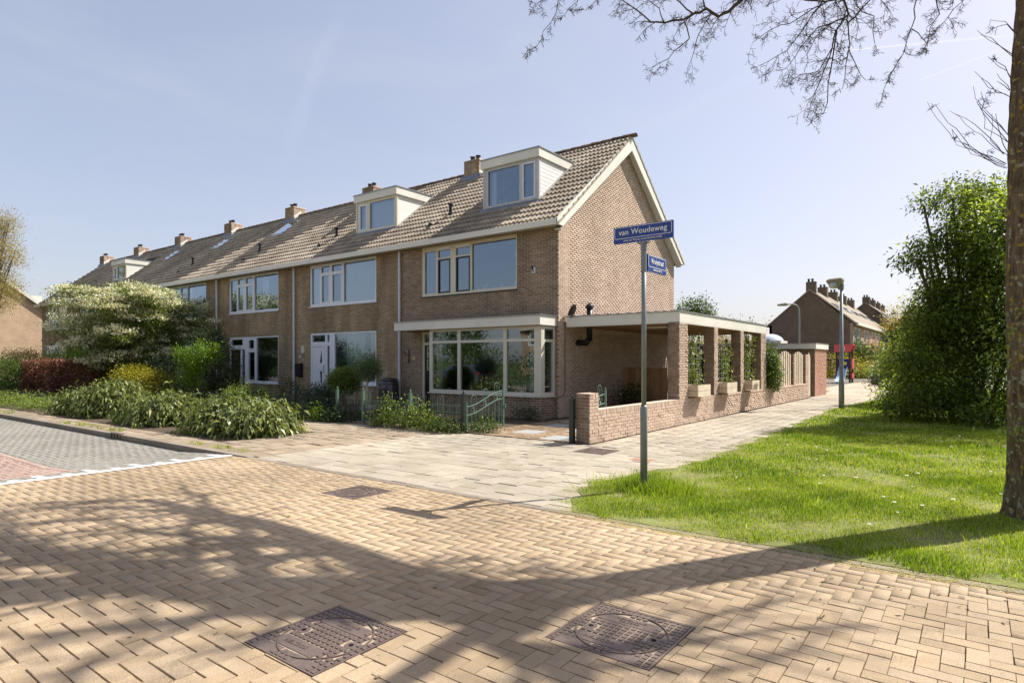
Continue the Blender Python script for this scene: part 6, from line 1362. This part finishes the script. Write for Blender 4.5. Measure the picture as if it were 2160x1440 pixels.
def wander(p0, d0, L, r0, r1, n, wob, grav):
    pts = [Vector(p0)]; d = Vector(d0).normalized(); rad = [r0]
    for k in range(n):
        d = (d+Vector((random.gauss(0, wob), random.gauss(0, wob), random.gauss(0, wob)+grav))).normalized(); pts.append(pts[-1]+d*L/n); rad.append(r0+(r1-r0)*(k+1)/n)
    return pts, rad
def inframe(p, m=25):
    q = proj(p); return q is not None and -m < q[0] < 2160+m and q[1] > -m
def grow(p0, d0, L, r0, lvl, avoid=True):
    n = [9, 7, 5, 4][lvl]; pts, rad = wander(p0, d0, L, r0, r0*.35, n, [.13, .2, .26, .3][lvl], [.03, -.01, -.04, -.06][lvl])
    if avoid and any(inframe(q) for q in pts[1:]):
        pts = [q for q in pts]; cut = next(i for i, q in enumerate(pts) if i > 0 and inframe(q)); pts, rad = pts[:cut], rad[:cut]
        if len(pts) < 2: return
    (LB if lvl < 2 else TW).tube(pts, rad, [10, 6, 4, 3][lvl], cap=False)
    if lvl == 3: return
    for k in range(1, len(pts)):
        for _ in range([2, 2 if k % 2 else 1, 1][lvl]):
            if lvl == 2 and random.random() < .88: continue
            if lvl == 0 and k < 3: continue
            t = (pts[k]-pts[k-1]).normalized(); s = Vector((random.gauss(0, 1), random.gauss(0, 1), random.gauss(0, .6))); s = (s-t*s.dot(t)).normalized()
            grow(pts[k], t*.75+s*.8, L*random.uniform(.32, .55)*(1.05-.4*k/len(pts)), rad[min(k, len(rad)-1)]*.55, lvl+1, avoid)
top = ctr(6.3)
random.seed(21)
for az, el, L, r in ((200, 40, 5.6, .19), (165, 46, 5.2, .18), (110, 58, 4.6, .12), (20, 50, 4.4, .12), (215, 66, 6.0, .20), (325, 55, 4.2, .1)):
    d = Vector((math.cos(R(az))*math.cos(R(el)), math.sin(R(az))*math.cos(R(el)), math.sin(R(el)))); grow(top+Vector((0, 0, random.uniform(-.7, .3)))+d*.1, d, L, r, 0)
def hang(wps, r0, r1, dens=1.0, tl=.30):
    """one hanging branch through points given as (u, v, depth)"""
    pts = [P(*w) for w in wps]; fine = []
    for a, c in zip(pts[:-1], pts[1:]):
        n = max(2, int((c-a).length/.09))
        for k in range(n): fine.append(a.lerp(c, k/n)+Vector((random.gauss(0, .008), random.gauss(0, .008), random.gauss(0, .008))))
    fine.append(pts[-1]); n = len(fine); rad = [r0+(r1-r0)*k/n for k in range(n)]
    (LB if r0 > .012 else TW).tube(fine, rad, 5 if r0 > .008 else 4, cap=False)
    for k in range(2, n):
        q = k/n
        for _q in range(int(dens*.85+random.random())): twig(fine[k], (fine[k]-fine[k-1]).normalized(), tl*random.uniform(.5, 1.3)*(1-.45*q), min(rad[k]*.6, .0045), 2)
def twig(p, t, L, r, lvl):
    s = Vector((random.gauss(0, 1), random.gauss(0, 1), random.gauss(-.1, .8))); s = (s-t*s.dot(t)).normalized()
    n = 4 if lvl else 2; pts, rad = wander(p, t*.6+s*.85, L, r, max(r*.5, .0015), n, .22, -.05); TW.tube(pts, rad, 3, cap=False)
    if lvl == 0: return
    for k in range(1, n+1):
        for _ in range(1 if random.random() < .8 else 2): twig(pts[k], (pts[k]-pts[k-1]).normalized(), L*random.uniform(.25, .5) if lvl == 2 else random.uniform(.02, .05), max(r*.6, .0016), lvl-1)
D = 6.2
for w, a, c, dn, tl in [
    ([(1700, -260, 6.6), (1610, -90, 6.4), (1564, 0, D), (1537, 25, D), (1517, 37, D), (1490, 22, D), (1463, 32, D), (1443, 42, D), (1400, 50, 6.1), (1372, 49, 6.1), (1340, 20, 6.1), (1312, 0, 6.0)], .034, .004, 1.6, .3),
    ([(1500, 29, D), (1488, 47, D), (1473, 74, D), (1463, 113, D), (1450, 145, D)], .007, .002, 1.3, .2),
    ([(1443, 42, D), (1455, 78, D), (1410, 125, D), (1378, 142, D)], .007, .002, 1.6, .2),
    ([(1400, 50, 6.1), (1390, 20, 6.1), (1350, -20, 6.1)], .006, .002, 1.2, .3),
    ([(1463, 32, D), (1420, -5, D), (1390, -40, 6.4)], .008, .003, 1.5, .35), ([(1490, 22, D), (1470, -30, D)], .008, .003, 1.5, .35),
    ([(1850, -260, 6.8), (1800, -80, 6.6), (1782, 0, 6.5), (1789, 29, 6.5), (1762, 64, 6.4), (1757, 98, 6.4), (1738, 147, 6.4), (1722, 195, 6.4), (1703, 248, 6.4)], .022, .002, 1.9, .34),
    ([(1800, -60, 6.6), (1752, 0, 6.5), (1664, 49, 6.5), (1625, 62, 6.5), (1588, 90, 6.5)], .010, .002, 1.7, .3),
    ([(1800, -60, 6.6), (1730, 10, 6.3), (1690, 70, 6.3), (1660, 110, 6.3), (1600, 140, 6.3)], .010, .002, 1.6, .28),
    ([(1789, 29, 6.5), (1787, 49, 6.5), (1792, 98, 6.5), (1785, 140, 6.5), (1777, 188, 6.5)], .008, .002, 1.3, .22),
    ([(1775, 40, 6.4), (1725, 60, 6.2), (1690, 100, 6.2), (1660, 145, 6.2), (1640, 150, 6.2)], .008, .002, 1.8, .3),
    ([(1765, 60, 6.4), (1755, 120, 6.5), (1750, 170, 6.5), (1738, 240, 6.5), (1710, 255, 6.5)], .008, .002, 1.6, .22),
    ([(1757, 98, 6.4), (1725, 150, 6.6), (1690, 160, 6.6), (1670, 170, 6.6)], .006, .002, 1.6, .22),
    ([(1790, 50, 6.5), (1820, 20, 6.5), (1850, -20, 6.5)], .009, .003, 1.6, .3), ([(1760, 0, 6.4), (1700, 0, 6.4), (1620, -20, 6.4), (1560, -10, 6.4)], .01, .003, 1.8, .32),
    ([(1790, 98, 6.4), (1810, 150, 6.4), (1826, 170, 6.4)], .005, .002, 1.3, .2), ([(1800, 10, 6.5), (1840, 40, 6.4), (1845, 92, 6.4)], .006, .002, 1.2, .2),
    ([(1960, -260, 6.8), (1945, -80, 6.6), (1934, 0, 6.5), (1924, 54, 6.5), (1905, 113, 6.5), (1875, 167, 6.5), (1858, 216, 6.5)], .012, .0022, .8, .18),
    ([(1924, 62, 6.5), (1945, 80, 6.5), (1957, 98, 6.5)], .005, .002, 1., .15), ([(1905, 108, 6.5), (1925, 118, 6.5)], .004, .002, 1.5, .1),
    ([(2010, -260, 6.8), (1985, -60, 6.6), (1973, 0, 6.5), (1983, 29, 6.5), (1962, 60, 6.5), (1955, 98, 6.5)], .014, .0025, 1.3, .22),
    ([(1985, -30, 6.6), (2030, 0, 6.5), (2000, 40, 6.5), (1975, 60, 6.5)], .008, .002, 1.6, .22), ([(1900, -40, 6.5), (1860, 0, 6.5), (1880, 30, 6.5)], .007, .002, 1.6, .25),
    ([(1280, -260, 6.2), (1190, -90, 6.0), (1178, 0, 5.9), (1174, 29, 5.9), (1149, 64, 5.9), (1137, 98, 5.9), (1112, 106, 5.9)], .008, .002, .8, .14),
    ([(1190, -90, 6.0), (1218, 0, 5.9), (1190, 34, 5.9)], .005, .002, 1.3, .12), ([(1200, -90, 6), (1140, 0, 5.9), (1128, 20, 5.9)], .005, .002, 1.2, .12), ([(1280, -80, 6), (1262, 0, 6), (1236, 22, 6)], .005, .002, 1.1, .12)]:
    hang(w, a, c, dn, tl)
for w in [[(2140, 123), (2111, 93), (2069, 74)], [(2147, 74), (2125, 54), (2101, 58), (2099, 75)], [(2135, 165), (2120, 140), (2094, 118)], [(2132, 208), (2101, 196), (2069, 164)], [(2126, 355), (2075, 332), (2030, 290), (1973, 221)], [(2118, 325), (2057, 262), (2013, 240)],
          [(2127, 285), (2076, 232), (2069, 194)], [(2122, 345), (2035, 310), (2007, 272)], [(2130, 190), (2120, 183), (2103, 172)], [(2127, 300), (2090, 262), (2060, 215)], [(2128, 330), (2110, 290), (2100, 240)], [(2120, 350), (2060, 318), (2030, 300)]]:
    dd = 6.02; hang([(u, v, dd) for u, v in w], .0042, .0016, .2, .10); hang([(u-6+random.uniform(-14, 10), v+random.uniform(-18, 8), dd) if i else (u, v, dd) for i, (u, v) in enumerate(w)], .0032, .0014, .15, .08)
LB.obj('limbs', M_TWIG, T, smooth=True, kind='stuff'); TW.obj('twigs', M_TWIG, T, kind='stuff')
foliage('shoots', [gb(2118, 690, 6.05, (.05, .05, .13)), gb(2112, 735, 6.05, (.04, .04, .08)), gb(2122, 660, 6.05, (.04, .04, .05)), gb(2120, 905, 6.0, (.08, .08, .05))], 170, .055, L_FRESH, T, per=5, shell=.3)
# ------------------------------------------------------------------ behind the camera, seen in the window panes
bush('opposite_hedge', (-18, -9, 0), 'long dark hedge across the street seen only in the window reflections', 'hedge', [(x, -9.5+.6*math.sin(x), 1.1, 2.2, .9, 1.3+.5*math.sin(x*1.7)) for x in np.arange(-66, 2, 2.6)], 26000, .22, L_MID, per=9, shell=.8)
for i, (x, y, h_) in enumerate(((-22, -13, 5.5), (-38, -14, 7), (-12, -16, 5), (-47, -16, 8.5), (-3, -17, 6))):
    bl = [(x, y, h_*.62, 2.2, 2.2, h_*.33), (x+1, y, h_*.45, 1.6, 1.6, 1.2)]
    t = bush('opposite_tree', (x, y, 0), ['lime green tree', 'tall green tree left of the mirrored car', 'dark tree mirrored in the right bay pane', 'tall pale green tree', 'short green tree'][i]+' across the street seen only in reflections', 'tree', bl, 5000, .25, [L_LIME, L_MID, L_TREE, L_FRESH, L_MID][i], 'trees behind the photographer', st=6, sr=.1, per=10, shell=.6)
t = thing('parked_car', (-31, -6.0, -.1), 'grey hatchback parked across the street, mirrored in the bay window', 'car')
M_CAR = mat('car_paint', (.10, .12, .15), rough=.25, var=.02, metal=.4, coat=.6, spec=.6); cx, cy = -30, -5.6
pr = [(-2.1, .35), (-2.15, .75), (-2.0, .98), (-1.55, 1.38), (-1.2, 1.46), (.3, 1.44), (1.0, 1.02), (1.9, .85), (2.15, .65), (2.15, .35)]
b = MB(); n = len(pr)
b.add([(cx-p_, cy+s*w_, z-.1) for s in (-1, 1) for (p_, z), w_ in zip(pr, [.82, .86, .86, .68, .62, .62, .8, .82, .78, .76])], [tuple(range(n)), tuple(range(2*n-1, n-1, -1))]+[(i, (i+1) % n, n+(i+1) % n, n+i) for i in range(n)])
b.obj('body', M_CAR, t, bevel=.05)
b = MB(); b.box(cx-.25, cx+1.25, cy+.70, cy+.76, .93, 1.27); b.obj('side_window', M_BLACK, t)
b = MB(); b.prism([(cx+1.62, 1.22), (cx+2.03, .90), (cx+2.06, .92), (cx+1.65, 1.24)], cy-.6, cy+.6, 'y'); b.obj('rear_window', M_BLACK, t)
for dx in (-1.35, 1.3):
    for s in (-1, 1):
        b = MB(); b.tube([(cx+dx, cy+s*.68, .22), (cx+dx, cy+s*.90, .22)], .32, 20); wh = b.obj('wheel', M_BLACK, t)
        b = MB(); b.tube([(cx+dx, cy+s*.85, .22), (cx+dx, cy+s*.915, .22)], .2, 16); b.obj('rim', M_TRIM, wh)
for s in (-1, 1):
    b = MB(); b.box(cx+2.0, cx+2.17, cy+s*.6-.17, cy+s*.6+.2, .68, .86); b.obj('tail_light', M_RED, t, bevel=.02)
b = MB(); b.box(cx+2.14, cx+2.18, cy-.25, cy+.25, .42, .53); b.obj('number_plate', mat('plate_yellow', (.7, .5, .05), var=0), t)
for k in range(4):
    t = thing('opposite_house', (-44+12*k, -32, 0), ['far left', 'middle left', 'middle right', 'far right'][k]+' brick house across the street seen only in reflections', 'house', 'houses behind the photographer')
    x = -44+12*k; holes = [(x+1, x+4, .8, 2.5), (x+6, x+9, .8, 2.5), (x+1, x+4, 3.6, 5.1), (x+6, x+9, 3.6, 5.1)]
    b = MB(); b.holed('x', x, x+11, 0, 5.5, -32.3, -32, holes); b.obj('front_wall', brickmat('opposite_brick', (.34, .22, .14), (.40, .27, .18), (.3, .24, .18)), t)
    b = MB(); b.box(x, x+11, -34, -33.9, 0, 5.4); b.obj('room', M_INT, t)
    for hh in holes:
        b = MB(); b.holed('x', hh[0], hh[1], hh[2], hh[3], -32.15, -32.05, [(hh[0]+.1, hh[1]-.1, hh[2]+.1, hh[3]-.1)]); b.obj('window', M_FRAMEW, t)
    b = MB(); b.prism([(-41, 5.3), (-31.7, 5.3), (-36.4, 9)], x, x+11); b.obj('roof', M_TILE, t)
# ------------------------------------------------------------------ vapour trails
M_TRAIL = mat('vapour', (.8, .83, .9), rough=1, var=0, spec=0, translucent=.95)
for (a, c, w0, w1, lb) in (((1795, 106), (2142, 74), 3.2, 6.5, 'upper white vapour trail running behind the trunk'), ((1936, 171), (2142, 94), 1.8, 4.5, 'lower white vapour trail slanting down to the left')):
    D_ = 5000.; n = 24; pts = [P(a[0]+(c[0]-a[0])*k/n, a[1]+(c[1]-a[1])*k/n, D_) for k in range(n+1)]; rad = [(w0+(w1-w0)*k/n)*D_/CF/2*(1+.15*math.sin(k*2.1)) for k in range(n+1)]; rad[0] *= .2
    b = MB(); vv = [p_+Vector((0, 0, s_*r_)) for p_, r_ in zip(pts, rad) for s_ in (-1, 1)]; b.add(vv, [(2*i, 2*i+1, 2*i+3, 2*i+2) for i in range(n)]); tag(b.obj('vapour_trail', M_TRAIL), lb, 'vapour trail')

wv = bpy.data.materials.new('old_vapour'); wv.use_nodes = True; nt = wv.node_tree; nt.nodes.clear(); N = nt.nodes; L = nt.links
o_ = N.new('ShaderNodeOutputMaterial'); tr_ = N.new('ShaderNodeBsdfTransparent'); tl = N.new('ShaderNodeBsdfTranslucent'); tl.inputs[0].default_value = (.85, .87, .95, 1); mx_ = N.new('ShaderNodeMixShader')
ga = N.new('ShaderNodeNewGeometry'); at_ = N.new('ShaderNodeAttribute'); at_.attribute_name = 'soft'; nz = N.new('ShaderNodeTexNoise'); nz.inputs['Scale'].default_value = .012; nz.inputs['Detail'].default_value = 6
ml = N.new('ShaderNodeMath'); ml.operation = 'MULTIPLY'; ml2 = N.new('ShaderNodeMath'); ml2.operation = 'MULTIPLY'; ml2.inputs[1].default_value = .13
L.new(ga.outputs['Position'], nz.inputs['Vector']); L.new(at_.outputs['Fac'], ml.inputs[0]); L.new(nz.outputs['Fac'], ml.inputs[1]); L.new(ml.outputs[0], ml2.inputs[0]); L.new(ml2.outputs[0], mx_.inputs[0]); L.new(tr_.outputs[0], mx_.inputs[1]); L.new(tl.outputs[0], mx_.inputs[2]); L.new(mx_.outputs[0], o_.inputs[0])
for pts_, w_, lb in (([(745, -30), (690, 90), (655, 180), (625, 270), (590, 380)], 46, 'broad faded vapour trail in the upper left sky'), ([(1250, 330), (1420, 245), (1600, 150), (1760, 90)], 30, 'faint spread vapour trail low in the right half of the sky')):
    b = MB(); D_ = 4800.; vs = []; sf = []
    for k, (u, v) in enumerate(pts_):
        a, c = pts_[max(k-1, 0)], pts_[min(k+1, len(pts_)-1)]; dx, dy = c[0]-a[0], c[1]-a[1]; l = math.hypot(dx, dy); nx, ny = -dy/l, dx/l
        for j in range(7): q = (j-3)/3; vs.append(P(u+nx*w_*q*.5, v+ny*w_*q*.5, D_)); sf.append(max(0, 1-q*q)*(1 if 0 < k < len(pts_)-1 else 0))
    b.add(vs, [(i*7+j, i*7+j+1, i*7+j+8, i*7+j+7) for i in range(len(pts_)-1) for j in range(6)]); o = tag(b.obj('vapour_trail', wv), lb, 'vapour trail')
    at_m = o.data.attributes.new('soft', 'FLOAT', 'POINT'); at_m.data.foreach_set('value', sf)
